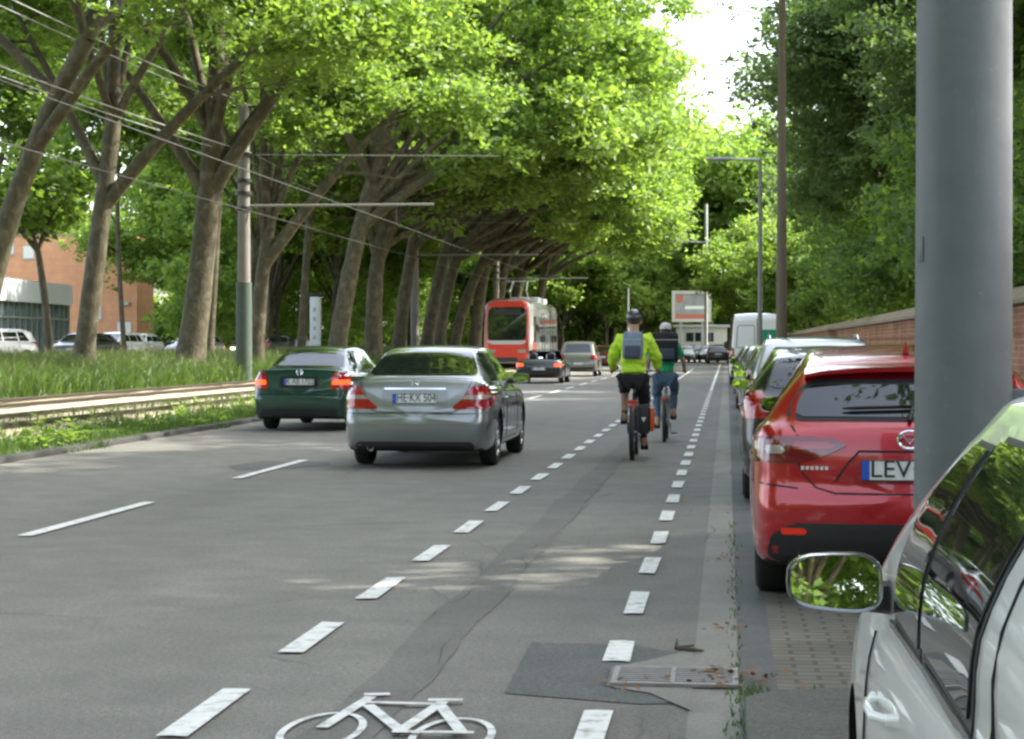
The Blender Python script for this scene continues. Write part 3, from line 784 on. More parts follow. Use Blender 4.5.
def car_hatch(loc, rz, pm, label, spec=None, detail='red', text=None, name='hatchback', group=None, brake=False):
    root = empty(name, label, 'car', loc, rz, group)
    c = Car(spec or hatch_spec(), pm, root, simple=(detail == 'plain'))
    H = max(t[1] for t in c.sp['top']); k = H / 1.45
    if detail == 'red':
        c.patch('window_surround', M_black, 'rear', [(1.025, -.60, .60), (1.05, -.665, .665), (1.14, -.635, .635), (1.215, -.58, .58), (1.255, -.50, .50)], .004, 18, 10)
        c.patch('rear_window', M_glass, 'rear', [(1.045, -.57, .57), (1.062, -.615, .615), (1.13, -.60, .60), (1.195, -.56, .56), (1.22, -.50, .50)], .009, 16, 10)
        # spoiler over the window
        sp = MB(); pts = []
        for x in np.linspace(-.57, .57, 13):
            z = 1.325 - .05*(x/.6)**2; p, n = c.hit('top', x, .46 + .0*x); zz = p.z
            pts.append((x, zz))
        vs = []
        for x, zz in pts: vs += [(x, .56, zz+.012), (x, .44, zz+.006), (x, .30, zz-.012-.01*(x/.6)**2), (x, .305, zz-.04), (x, .42, zz-.06)]
        fs = [(i*5+a, i*5+(a+1) % 5, (i+1)*5+(a+1) % 5, (i+1)*5+a) for i in range(12) for a in range(5)] + [(0, 1, 2, 3, 4), (64, 63, 62, 61, 60)]
        sp.add(vs, fs); sp.build('spoiler', pm, root, ang=35)
        fin = MB(); fin.add([(-.02, .9, 0), (.02, .9, 0), (.012, 1.08, 0), (-.012, 1.08, 0), (0, .90, .075), (0, .96, .06)], [(0, 1, 4), (1, 2, 5, 4), (2, 3, 5), (3, 0, 4, 5), (0, 3, 2, 1)])
        p, n = c.hit('top', 0, .95); fo = fin.build('roof_antenna', pm, root, ang=50, loc=(0, -.2, c.hit('top', 0, .78)[0].z - .004))
        wi = MB(); pts = []
        for x in np.linspace(.02, -.36, 8):
            p, n = c.hit('rear', x, 1.075 + .012*(1 - abs(x)/.4)); pts.append(p + n*.03)
        wi.tube([c.hit('rear', .0, 1.03)[0] + Vector((0, -.02, 0))] + pts, [.02, .018] + [.013]*6 + [.006], 8, flat=.6); wi.build('rear_wiper', M_black, root)
        # tail lights: long wedge that wraps round the corner and points at the badge
        tl = c.patch('tail_light', M_red_dark, 'rear', [(.80, .62, .87), (.825, .50, .885), (.87, .385, .885), (.895, .34, .88), (.925, .40, .86), (.94, .55, .80)], .012, 16, 10, mirror=True)
        for o_, sg in zip(tl, (1, -1)):
            c.patch('indicator', M_clear, 'rear', [(.848, .69*sg, .76*sg), (.87, .67*sg, .77*sg), (.892, .70*sg, .76*sg)], .017, 6, 5, parent=o_)
            c.patch('lens_band', M_red_lens, 'rear', [(.872, .42*sg, .62*sg), (.89, .40*sg, .63*sg), (.91, .44*sg, .62*sg)], .016, 6, 4, parent=o_)
        c.ribbon('tailgate_gap', M_gap, 'rear', [[(-.60, .80), (-.575, .74), (-.50, .665), (-.40, .635), (.40, .635), (.50, .665), (.575, .74), (.60, .80)], [(-.60, .94), (-.66, 1.03)], [(.60, .94), (.66, 1.03)]], .009)
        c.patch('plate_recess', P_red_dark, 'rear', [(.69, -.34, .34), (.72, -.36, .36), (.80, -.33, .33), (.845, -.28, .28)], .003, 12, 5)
        c.ribbon('recess_edge', M_gap, 'rear', [[(-.40, .70), (-.33, .80), (-.27, .865), (.27, .865), (.33, .80), (.40, .70)]], .012, .004)
        c.plate('rear', .765, text, y_extra=.02)
        p, n = c.hit('rear', 0, .925)
        ring_mark('winged_badge', M_chrome, root, (0, p.y - .012, .93), .062, .048, [[(-.95, .15), (-.5, .35), (0, -.45), (.5, .35), (.95, .15)]], .008)
        lt = MB(); py_ = c.hit('rear', -.55, .77)[0].y - .004; x_ = -.585
        for i in range(6): lt.box(x_ + i*.026, py_ - .004, .763, x_ + i*.026 + .018, py_ + .01, .783)
        lt.build('chrome_lettering', M_chrome, root, smooth=False)
        c.patch('bumper_valance', M_black, 'rear', [(.265, -.72, .72), (.30, -.76, .76), (.40, -.74, .74), (.455, -.66, .66), (.475, -.60, .60)], .010, 18, 8)
        c.patch('reflector', M_refl, 'rear', [(.412, .56, .68), (.43, .55, .69), (.447, .57, .69)], .018, 6, 4, mirror=True)
        c.ribbon('bumper_gap', M_gap, 'rear', [[(-.86, .69), (-.60, .66)], [(.86, .69), (.60, .66)]], .008)
        for sx in (-1, 1):
            ex = MB(); ex.lathe([(.0, .08), (.034, .08), (.036, 0), (.042, -.004), (.045, .0), (.045, .12)], (sx*.56, .005, .315), 'Y', 18); ex.build('exhaust_pipe', M_chrome_d, root)
        side_glass(c, [(.62, .98, .92, 1.02), (1.03, 1.62, 1.07, 1.66), (1.69, 2.9, 1.73, 2.5)], 1.03, 1.32)
        c.ribbon('door_gap', M_gap, 'left', [[(1.66, .32), (1.66, 1.0)], [(2.86, .34), (2.86, .98)], [(1.22, .55), (1.0, 1.0)], [(1.2, .3), (2.85, .3)]], .008, mirror=True)
    else:
        zb, zt = 1.06*k, 1.33*k
        if spec and H > 1.55: zb, zt = 1.10, H - .14
        c.patch('rear_window', M_glass, 'rear', [(zb, -.56, .56), (zb+.02, -.61, .61), ((zb+zt)/2, -.58, .58), (zt-.02, -.53, .53), (zt, -.5, .5)], .006, 10, 6)
        tl = c.patch('tail_light', M_red_lens if not brake else M_brake, 'rear', [(.78, .60, .83), (.82, .58, .87), (.95, .62, .87), (1.02, .68, .84)], .014, 6, 6, mirror=True)
        c.patch('bumper_valance', M_black, 'rear', [(.26, -.7, .7), (.32, -.76, .76), (.44, -.74, .74)], .008, 10, 4)
        c.ribbon('tailgate_gap', M_gap, 'rear', [[(-.62, .98), (-.56, .66), (.56, .66), (.62, .98)]], .01)
        c.plate('rear', .60 if H > 1.55 else .76, text, y_extra=.014)
        side_glass(c, [(.55, 1.1, .80, 1.13), (1.18, 1.95, 1.2, 1.95), (2.03, 3.0, 2.03, 2.66)], 1.03*min(k, 1.04), H - .16)
        c.ribbon('door_gap', M_gap, 'left', [[(1.99, .32), (1.99, 1.0)], [(3.0, .34), (3.0, .98)], [(1.2, .35), (1.15, .98)]], .008, mirror=True)
    for y in (1.52, 2.45):
        for ax in ('left', 'right'):
            p, n = c.hit(ax, y, .86); h = MB(); sx = -1 if ax == 'left' else 1
            h.tube([(p.x, y-.1, .86), (p.x + sx*.03, y-.08, .86), (p.x + sx*.03, y+.08, .86), (p.x, y+.1, .86)], .012, 8); h.build('door_handle', pm, root)
    c.patch('windscreen', M_glass, 'front', [(1.06*k, -.66, .66), (1.2*k, -.61, .61), (1.36*k, -.54, .54)], .005, 10, 6)
    c.patch('headlight', M_clear, 'front', [(.62, .48, .78), (.70, .44, .82), (.77, .5, .78)], .01, 8, 5, mirror=True)
    if detail != 'red':
        c.patch('front_grille', M_black, 'front', [(.36, -.45, .45), (.44, -.5, .5), (.60, -.42, .42)], .006, 8, 4)
    c.mirrors(2.72 if detail == 'red' else 2.85, 1.04, pm, w=.14 if detail == 'red' else .19, h=.12, out=.03 if detail == 'red' else .07)
    return c
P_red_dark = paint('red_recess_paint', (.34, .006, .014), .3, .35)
M_refl = emis('red_reflector', (1., .06, .02), .0, (.85, .04, .015))
M_chrome_d = mat('dark_chrome', (.3, .3, .31), .2, 1.)
red = car_hatch((.985, 10.72, .004), R(-3.2), P_red, 'glossy red hatchback parked just beyond the thick grey pole', hatch_spec(W=1.765), text='LEV·I 83')

hs = dict(group='cars parked along the brick wall')
blackh = car_hatch((.99, 17.7, .004), R(-1), P_black, 'black hatchback parked directly in front of the red hatchback', hatch_spec(4.2, 1.76, 1.44, .32), 'plain', 'K·EU 217', **hs)
mpv = car_hatch((1.12, 24.6, .004), 0, P_silver2, 'tall light silver estate car with roof rails, ahead of the black hatchback', mpv_spec(4.5, 1.78, 1.56), 'plain', 'K·MR 96', 'estate_car', **hs)
for sx in (-1, 1):
    r_ = MB(); pts = []
    for y in np.linspace(.75, 2.5, 9):
        p, n = mpv.hit('top', sx*.56, y); pts.append((sx*.56, y, p.z + (.045 if .8 < y < 2.45 else .0)))
    r_.tube(pts, .014, 8); r_.build('roof_rail', M_chrome, mpv.root)
C4 = car_hatch((1.06, 31.4, .004), 0, P_anth, 'anthracite hatchback, third car ahead of the red hatchback', hatch_spec(4.2, 1.74, 1.43, .31), 'plain', None, **hs)
C5 = car_hatch((1.1, 37.6, .004), R(-.5), P_silver, 'mid grey hatchback parked between an anthracite and a dark blue one', hatch_spec(4.1, 1.72, 1.45, .31), 'plain', None, **hs)
C6 = car_hatch((1.04, 43.8, .004), 0, P_blue, 'dark blue hatchback parked ahead of the mid grey one', hatch_spec(4.1, 1.72, 1.45, .31), 'plain', None, **hs)
C7 = car_hatch((1.12, 50.5, .004), 0, P_darkred, 'dark red hatchback parked ahead of the dark blue one', hatch_spec(4.1, 1.72, 1.45, .31), 'plain', None, **hs)
C8 = car_hatch((1.05, 57.5, .004), 0, P_black, 'black hatchback with a grimy tailgate parked two cars behind the white van', hatch_spec(4.1, 1.72, 1.45, .31), 'plain', None, **hs)
C9 = car_hatch((1.08, 64.0, .004), 0, P_anth, 'dark grey hatchback parked right behind the white van', hatch_spec(4.1, 1.72, 1.45, .31), 'plain', None, **hs)

# moving queue in the left lane
C10 = car_hatch((X_at(577, 90)+.1, 89, .004), 0, P_beige, 'beige silver people carrier driving behind the black roadster', mpv_spec(4.4, 1.80, 1.64), 'plain', 'K·LT 31', 'people_carrier')
C10.root['label'] = 'beige silver people carrier driving ahead of the black roadster'
C11 = car_hatch((X_at(602, 112), 111, .004), 0, P_darkred, 'dark red hatchback driving ahead of the beige silver people carrier', hatch_spec(4.2, 1.74, 1.45, .32), 'plain', None)

def roadster(loc):
    root = empty('roadster', 'black open roadster with lit brake lamps, driving behind the people carrier', 'car', loc)
    sp = sedan_spec(4.3, 1.80, 1.02, .90, .32)
    sp['top'] = [(0, .78), (.04, .86), (.12, .90), (.6, .93), (1.3, .94), (1.6, .92), (2.3, .90), (2.8, .90), (3.3, .88), (3.9, .76), (4.2, .66), (4.3, .56)]
    sp['belt'] = [(0, .80), (2, .84), (4.3, .7)]
    sp['wr'] = [(0, .82), (2, .84), (4.3, .84)]
    c = Car(sp, P_black, root)
    c.patch('cockpit', M_under, 'top', [(1.45, -.58, .58), (1.55, -.64, .64), (2.55, -.64, .64), (2.65, -.6, .6)], .004, 8, 5)
    for sx in (-1, 1):
        h = MB(); h.tube([(sx*.5, 1.42, .9), (sx*.5, 1.42, 1.08), (sx*.42, 1.42, 1.14), (sx*.26, 1.42, 1.14), (sx*.18, 1.42, 1.08), (sx*.18, 1.42, .9)], .022, 8); h.build('roll_hoop', M_chrome_d, root)
        s_ = MB(); s_.ball((sx*.36, 1.6, 1.04), (.14, .06, .12), 14); s_.box(sx*.36-.2, 1.58, .75, sx*.36+.2, 1.68, .98); s_.build('seat', M_black, root)
    w = MB(); w.tube([(-.68, 2.75, .88), (-.58, 2.35, 1.22), (-.3, 2.3, 1.26), (.3, 2.3, 1.26), (.58, 2.35, 1.22), (.68, 2.75, .88)], .02, 8); w.build('windscreen_frame', P_black, root)
    g = MB(); g.add([(-.66, 2.74, .88), (.66, 2.74, .88), (.57, 2.36, 1.21), (-.57, 2.36, 1.21)], [(0, 1, 2, 3)]); go = g.build('windscreen', M_glass, root)
    c.patch('tail_light', M_brake, 'rear', [(.64, .60, .84), (.70, .56, .86), (.76, .60, .82)], .014, 8, 5, mirror=True)
    c.plate('rear', .56, 'K·PO 9')
    c.patch('bumper_valance', M_under, 'rear', [(.26, -.6, .6), (.36, -.6, .6)], .008, 8, 3)
    c.mirrors(2.6, .92)
    return c
rd = roadster((X_at(541, 74)+.05, 72.5, .004))

def van(loc, pm, label, name='delivery_van'):
    root = empty(name, label, 'van', loc)
    sp = dict(L=5.6, W=2.0, R=.34, ya=1.1, yb=4.6, z0=.28,
        top=[(0, 2.42), (.04, 2.5), (.12, 2.56), (.4, 2.6), (3.9, 2.6), (4.2, 2.45), (4.7, 1.75), (4.9, 1.35), (5.3, 1.15), (5.5, .95), (5.6, .7)],
        belt=[(0, 1.25), (4, 1.25), (5.6, 1.0)], wr=[(0, .80), (.3, .82), (4, .82), (4.6, .82), (5.6, .84)],
        plan=[(0, .985), (.4, 1), (4.6, 1), (5.6, .93)], rear_off=[(0, -.02), (.45, -.02), (.55, .03), (2.6, .05)], end=.95, end_r=.15, crown=.06, bulge=.01, tw=.2)
    c = Car(sp, pm, root)
    c.patch('rear_window', M_greenpane, 'rear', [(1.42, .10, .70), (1.46, .08, .73), (1.95, .08, .70), (2.0, .10, .66)], .006, 8, 5)
    c.ribbon('door_gap', M_gap, 'rear', [[(0, .5), (0, 2.4)], [(-.74, 1.35), (-.70, 2.1), (-.62, 2.15), (-.12, 2.15), (-.09, 2.1), (-.09, 1.35), (-.74, 1.35)]], .02)
    c.patch('tail_light', M_red_lens, 'rear', [(.9, .84, .96), (.95, .82, .97), (1.3, .82, .97), (1.35, .84, .95)], .012, 5, 5, mirror=True)
    c.patch('rear_bumper', M_black, 'rear', [(.34, -.88, .88), (.38, -.93, .93), (.55, -.93, .93)], .02, 10, 4)
    c.plate('rear', .75, None)
    c.patch('windscreen', M_glass, 'front', [(1.5, -.8, .8), (2.2, -.7, .7)], .006, 8, 5)
    side_glass(c, [(3.75, 4.5, 3.75, 4.2)], 1.35, 2.0)
    c.mirrors(4.3, 1.45, M_black, w=.22, h=.3)
    return c
M_greenpane = mat('green_reflection_pane', (.02, .30, .16), .15, coat=1.)  # green reflection in the van's window, put into the pane colour
van1 = van((X_at(757, 71), 70.8, .004), P_white, 'white high roofed delivery van parked at the far end of the row')

# stopped across the end of the street
far_cars = []
for px, Y, pm_, lab in ((686, 163, P_beige, 'pale beige car waiting under the roadside billboard'), (698, 168, P_anth, 'dark grey car waiting between a beige and a black one'), (709, 165, P_black, 'black car waiting at the junction beside the leftover parked row')):
    far_cars.append(car_hatch((X_at(px, Y), Y, .004), R(180), pm_, lab, hatch_spec(4.2, 1.75, 1.48, .31), 'plain'))
far_cars[2].root['label'] = 'black car waiting at the junction, nearest the parked row'

far_cars.append(car_hatch((X_at(718, 150), 150, .004), 0, P_black, 'small looking black car pulling out beyond the parked row', hatch_spec(4.2, 1.75, 1.5, .31), 'plain'))
# the near white car
def near_white():
    root = empty('compact_car', 'near white car with oval silver rimmed door mirror, in front of the pole', 'car', (1.14, 1.25, .004))
    sp = dict(L=4.05, W=1.72, R=.31, ya=.72, yb=3.2, z0=.2,
        top=[(0, .95), (.05, 1.0), (.3, 1.25), (.5, 1.37), (.9, 1.42), (1.5, 1.44), (1.95, 1.44), (2.3, 1.43), (2.6, 1.36), (2.85, 1.22), (3.05, 1.02), (3.25, .96), (3.7, .84), (3.98, .7), (4.05, .6)],
        belt=[(0, .96), (1, .95), (1.6, .93), (2.6, .90), (3.2, .87), (4.05, .8)],
        wr=[(0, .86), (.3, .78), (.7, .765), (1.6, .765), (2.1, .765), (2.5, .775), (2.8, .80), (3.1, .84), (4.05, .84)],
        plan=[(0, .96), (.5, .99), (1.1, 1), (2.6, 1), (3.4, .985), (4.05, .93)],
        rear_off=[(0, .05), (.5, 0), (.7, .04), (1.3, .05)], end=.84, end_r=.45, flare=.01, crown=.085, sh=.955, side_bulge=.058)
    c = Car(sp, P_white, root)
    for nm, m_, off, e in (('window_frame', M_black, .003, .018), ('side_window', M_glass, .008, 0.0)):
        c.patch(nm, m_, 'left', [(.945-e, 2.01-e*.4, 2.45+e*1.6), (1.04, 1.975-e*.4, 2.385+e*1.4), (1.12, 1.975-e*.4, 2.345+e*1.4), (1.20, 2.0-e*.4, 2.295+e*1.2), (1.268+e*.6, 2.035-e*.4, 2.22+e)], off, 10, 12, mirror=True)
        c.patch(nm, m_, 'left', [(.958-e, 1.34-e, 1.945+e*.4), (1.06, 1.30-e, 1.915+e*.4), (1.14, 1.28-e, 1.915+e*.4), (1.22, 1.28-e, 1.94+e*.4), (1.285+e*.6, 1.31-e, 1.975+e*.4)], off, 14, 12, mirror=True)
        c.patch(nm, m_, 'left', [(.97-e, .42-e, .80+e), (1.1, .48-e, .80+e), (1.2, .58-e, .80+e), (1.26+e*.6, .68-e, .79+e)], off, 8, 8, mirror=True)
    c.ribbon('window_trim', M_chrome_d, 'left', [[(1.22, .935), (1.9, .93), (2.52, .915)]], .014, .010, mirror=True)
    c.ribbon('door_gap', M_gap, 'left', [[(1.10, .32), (1.12, .93), (1.16, 1.27)], [(2.78, .34), (2.80, .86)], [(1.10, .32), (2.78, .32)]], .006, mirror=True)
    for sx, ax in ((-1, 'left'), (1, 'right')):
        p, n = c.hit(ax, 2.44, .765); h = MB()
        h.tube([(p.x - sx*.01, 2.33, .765), (p.x + sx*.022, 2.36, .768), (p.x + sx*.026, 2.43, .771), (p.x + sx*.022, 2.50, .768), (p.x - sx*.01, 2.54, .765)], [.008, .010, .010, .010, .008], 12, flat=.8)
        ho = h.build('door_handle', P_white, root)
        b = MB(); b.ball((p.x + sx*.006, 2.555, .765), (.010, .014, .014), 14); b.build('lock_cover', P_white, ho)
    c.patch('rear_window', M_glass, 'rear', [(1.05, -.58, .58), (1.3, -.5, .5)], .006, 8, 5)
    c.patch('tail_light', M_red_lens, 'rear', [(.75, .55, .8), (.95, .55, .8)], .012, 6, 5, mirror=True)
    c.plate('rear', .62, None)
    c.patch('windscreen', M_glass, 'front', [(1.04, -.66, .66), (1.2, -.64, .64), (1.34, -.58, .58)], .006, 12, 8)
    c.patch('headlight', M_clear, 'front', [(.60, .48, .76), (.70, .44, .80), (.76, .5, .76)], .01, 8, 5, mirror=True)
    c.mirrors(2.60, .985, P_anth, w=.185, h=.122, out=.045)
    return c, root
nw, nwr = near_white()

# ------------------------------------------------------------------ setting
def sheet(name, quads, z, m, sub=None, kind='structure'):
    mb = MB()
    for q in quads: mb.add([(x, y, z) for x, y in q], [tuple(range(len(q)))])
    return ident(mb.build(name, m, smooth=False), kind=kind)
def strip(name, x0, x1, y0, y1, z, m, step=20):
    mb = MB(); ys = list(np.arange(y0, y1, step)) + [y1]
    for a, b in zip(ys[:-1], ys[1:]): mb.add([(x0, a, z), (x1, a, z), (x1, b, z), (x0, b, z)], [(0, 1, 2, 3)])
    return ident(mb.build(name, m, smooth=False), kind='structure')
KX, RX = -8.8, .05           # kerb on the left, edge strip on the right
BANK = .55
# one ground sheet to the horizon, raised on the left beyond the tracks
mb = MB(); xs = [-900, -300, -80, -40, -26, -22, -19.2, -18.4, -17.6, -17.0, -16.9, -9.25, -9.15, 2.35, 2.36, 3.8, 3.9, 60, 300, 900]
zs = [BANK]*5 + [BANK+.05, BANK, BANK-.12, .25, .10, .06, .05, -.02, -.02, -.02, -.02, -.02, 0, 0, 0]
ysg = [-120, -20, 10, 40, 80, 120, 160, 200, 260, 400, 1500]
vs = [(x, y, z) for y in ysg for x, z in zip(xs, zs)]; n = len(xs)
mb.add(vs, [(i*n+k, i*n+k+1, (i+1)*n+k+1, (i+1)*n+k) for i in range(len(ysg)-1) for k in range(n-1)])
ident(mb.build('ground', M_soil, smooth=False), kind='structure')
strip('road', KX, -.15, -60, 176, 0.0, M_road)
strip('cross_road', -60, 40, 176, 190, 0.002, M_road, 14)
strip('gutter', -.15, RX, -20, 170, .004, M_gutter)
strip('edge_strip', RX, .215, -20, 170, .004, M_strip)
strip('parking_bay', .215, 2.3, -20, 170, .004, M_sett)
mb = MB(); mb.box(2.3, -20, -.02, 3.9, 172, .12); ident(mb.build('sidewalk', M_path, bevel=.01), kind='structure')
mb = MB(); mb.box(KX-.18, -60, -.05, KX, 170, .08); ident(mb.build('kerb', M_kerb, bevel=.02), kind='structure')
# raised island round the foot of the big pole
mb = MB(); z = .07
pts = [(.07, 5.55), (.07, 7.72), (.2, 7.9), (1.1, 7.98), (2.29, 8.0), (2.29, 5.55)]
mb.add([(x, y, -.01) for x, y in pts] + [(x, y, z) for x, y in pts], [(6, 7, 8, 9, 10, 11)] + [(i, (i+1) % 6, 6+(i+1) % 6, 6+i) for i in range(6)])
ident(mb.build('pole_island', M_island, bevel=.02, smooth=False), kind='structure')
# dark repair patches
Zp = .004
def gq(*pp, z=Zp): return [tuple(G(*p, z))[:2] for p in pp]
sheet('asphalt_patch', [gq((504, 693), (531, 642), (634, 645), (690, 655), (640, 664), (624, 684), (686, 703), (640, 704))], Zp, M_patch)
sheet('asphalt_patch', [gq((228, 466), (262, 461), (330, 462), (330, 465), (270, 470), (235, 470))], Zp, M_patch)
M_apron = asphalt('apron_concrete', (.225, .215, .19), cracks=False, grit=.25)
sheet('gutter_apron', [gq((694, 650), (645, 662), (612, 668), (606, 687), (650, 694), (692, 712))], .009, M_apron)
# long joint between bike lane and carriageway: a rough seam of darker filler
M_seam = asphalt('seam_filler', (.138, .133, .119), cracks=False, grit=.3)
mb = MB(); rng = random.Random(4)
L_, R_s = [], []
for i in range(140):
    y = 6.5 + i*.25; L_.append((-1.56 + .02*math.sin(y*1.7) + rng.uniform(-.008, .008), y, Zp)); R_s.append((-1.28 + .015*math.sin(y*2.3+1) + rng.uniform(-.008, .008), y, Zp))
mb.add(L_ + R_s, [(i, 140+i, 141+i, i+1) for i in range(139)])
ident(mb.build('asphalt_seam', M_seam, smooth=False), kind='structure')
mb = MB()
def crack(x, y, ang, n, st, w):
    P = []
    for i in range(n): P.append((x, y)); ang += rng.uniform(-.35, .35); x += math.cos(ang)*st; y += math.sin(ang)*st*1.6
    q = []
    for i, (a_, b_) in enumerate(P):
        k = w * (1 - abs(2*i/(n-1) - 1))**.5 + .0006; q += [(a_-k, b_, Zp*2), (a_+k, b_+k, Zp*2)]
    mb.add(q, [(2*i, 2*i+1, 2*i+3, 2*i+2) for i in range(n-1)])
for i in range(22): crack(rng.choice((-1.56, -1.29)), 6.6 + rng.random()*20, R(90), rng.randint(5, 14), .07, .0022)
for i in range(9): crack(-1.54, 6.6 + rng.random()*16, R(rng.uniform(-10, 25)), 5, .05, .002)
for i in range(14): crack(-.17, 6.6 + rng.random()*22, R(90), rng.randint(6, 16), .07, .004)
for i in range(5): crack(rng.uniform(-6, -.7), 8 + rng.random()*22, R(rng.uniform(0, 180)), rng.randint(8, 16), .07, .0025)
ident(mb.build('joint_cracks', M_crack, smooth=False), kind='structure')
# painted dashes, measured from the photograph: one metre on, one metre off
ZL = .012
mb = MB()
def dash(x0, x1, y0, y1):
    k = rng.uniform
    mb.add([(x0+k(-.006, .006), y0+k(-.015, .015), ZL), ((x0+x1)/2, y0+k(-.015, .015), ZL), (x1+k(-.006, .006), y0+k(-.015, .015), ZL),
            (x1+k(-.006, .006), y1+k(-.015, .015), ZL), ((x0+x1)/2, y1+k(-.015, .015), ZL), (x0+k(-.006, .006), y1+k(-.015, .015), ZL)], [(0, 1, 2, 3, 4, 5)])
yb = [G(0, y).y for y in (692, 738)]
LX = -2.035
i = 0
yy = 5.02
while yy < 62: dash(LX-.06, LX+.06, yy, yy+1.0); yy += 1.962
for a, b in ((5.1, 5.95), (6.75, 7.66), (8.87, 9.47)): dash(-.56, -.44, a, b)
yy = 10.45
while yy < 62: dash(-.555, -.445, yy, yy+.92); yy += 1.86
dash(LX-.05, LX+.05, 62, 120); dash(-.55, -.45, 62, 150)
for a, b in ((-2.0, 2.2), (14.22, 17.4), (20.6, 24.0), (27.3, 30.6), (33.7, 37), (40, 43.3), (46, 49.5), (52, 55.5), (58, 61.5), (64, 67.5), (70, 73.5), (76, 79.5), (82, 86), (90, 94), (98, 102), (108, 112)):
    dash(-5.33, -5.21, a, b)
# faded cross-lines by the kerb
ident(mb.build('road_markings', M_line, smooth=False), kind='structure')
# painted bicycle symbol
mb = MB()
def stroke(P, w, z=ZL):
    P = [Vector(p) for p in P]; q = []
    for i, p in enumerate(P):
        t = (P[min(i+1, len(P)-1)] - P[max(i-1, 0)]).normalized(); nn = Vector((-t.y, t.x)) * w/2
        q += [(p.x+nn.x, p.y+nn.y, z), (p.x-nn.x, p.y-nn.y, z)]
    mb.add(q, [(2*i, 2*i+1, 2*i+3, 2*i+2) for i in range(len(P)-1)])
def gp(px, py): v = G(px, py); return (v.x, v.y)
cw = Vector(gp(322, 733)); cr_ = Vector(gp(452, 739)); rx_ = .142; ry_ = .34
for c_ in (cw, cr_): stroke([(c_.x + rx_*math.cos(a), c_.y + ry_*math.sin(a)) for a in np.linspace(0, 2*math.pi, 40)], .03, ZL)
for k, (P, w) in enumerate((([gp(322, 731), gp(371, 700)], .05), ([gp(364, 698), gp(390, 697.5)], .05), ([gp(368, 706), gp(440, 708)], .04),
             ([gp(368, 709), gp(403, 737)], .05), ([gp(398, 737), gp(443, 706)], .05), ([gp(428, 704.5), gp(463, 704.5)], .05), ([gp(440, 710), gp(462, 738)], .05), ([gp(392, 737), gp(474, 738)], .04))):
    stroke(P, w, ZL + .003 + .001*k)
ident(mb.build('bicycle_symbol', M_line, smooth=False), kind='structure')
# drain grate
gr = empty('drain_grate', 'rusty steel drain grate with long slots in the concrete gutter', 'drain grate', (-.22, 8.44, 0.008))
m1 = MB(); 
for a in ((-.27, -.22, .27, -.195), (-.27, .195, .27, .22), (-.27, -.195, -.245, .195), (.245, -.195, .27, .195), (-.02, -.195, .0, .195)): m1.box(a[0], a[1], .002, a[2], a[3], .016)
for k in range(8): m1.box(-.245, -.185 + k*.05, .002, .245, -.185 + k*.05 + .024, .014)
M_grate = mat('rusty_iron', (.27, .25, .235), .6, .4, noise=.4, nscale=12)
m1.build('frame_bars', M_grate, gr, smooth=False)
m2 = MB(); m2.box(-.246, -.196, -.001, .246, .196, .003); m2.build('slot_floor', M_gap, gr, smooth=False)
# tram bed, rails, sleepers
mb = MB(); nx = 24; ys_ = list(np.arange(-10, 175, 1.5)); r2 = random.Random(8)
xs_ = np.linspace(-17.35, -10.35, nx)
vs = []
for y in ys_:
    for k, x in enumerate(xs_):
        e = 0 if 0 < k < nx-1 else -.1
        vs.append((x, y, .158 + r2.uniform(-.014, .024) + e))
mb.add(vs, [(i*nx+k, i*nx+k+1, (i+1)*nx+k+1, (i+1)*nx+k) for i in range(len(ys_)-1) for k in range(nx-1)])
ident(mb.build('track_bed', M_bed, smooth=True), kind='structure')
mb = MB()
for c_ in (-11.75, -15.3):
    y = 5.0
    while y < 150: mb.box(c_-1.2 + r2.uniform(-.04, .04), y, .1, c_+1.2 + r2.uniform(-.04, .04), y+.24, .150 + r2.uniform(-.006, .006)); y += .65
ident(mb.build('sleepers', M_sleeper, smooth=False), kind='structure')
for k, x in enumerate((-11.03, -12.47, -14.58, -16.02)):
    mb = MB(); pr = [(-.06, .18), (.06, .18), (.06, .195), (.01, .20), (.01, .215), (.036, .22), (.036, .255), (-.036, .255), (-.036, .22), (-.01, .215), (-.01, .20), (-.06, .195)]
    m_ = len(pr); vs = [(x+a, y, b) for y in (-5, 172) for a, b in pr]
    mb.add(vs, [(i, (i+1) % m_, m_+(i+1) % m_, m_+i) for i in range(m_)] + [tuple(range(m_))[::-1], tuple(range(m_, 2*m_))])
    lab = ['dark steel tram rail nearest the kerb weeds', 'dark steel tram rail, second from the kerb', 'dark steel tram rail, third from the kerb', 'dark steel tram rail lying next to the tall grass'][k]
    ident(mb.build('tram_rail', M_rail, ang=30), lab, 'rail', 'tram rails')
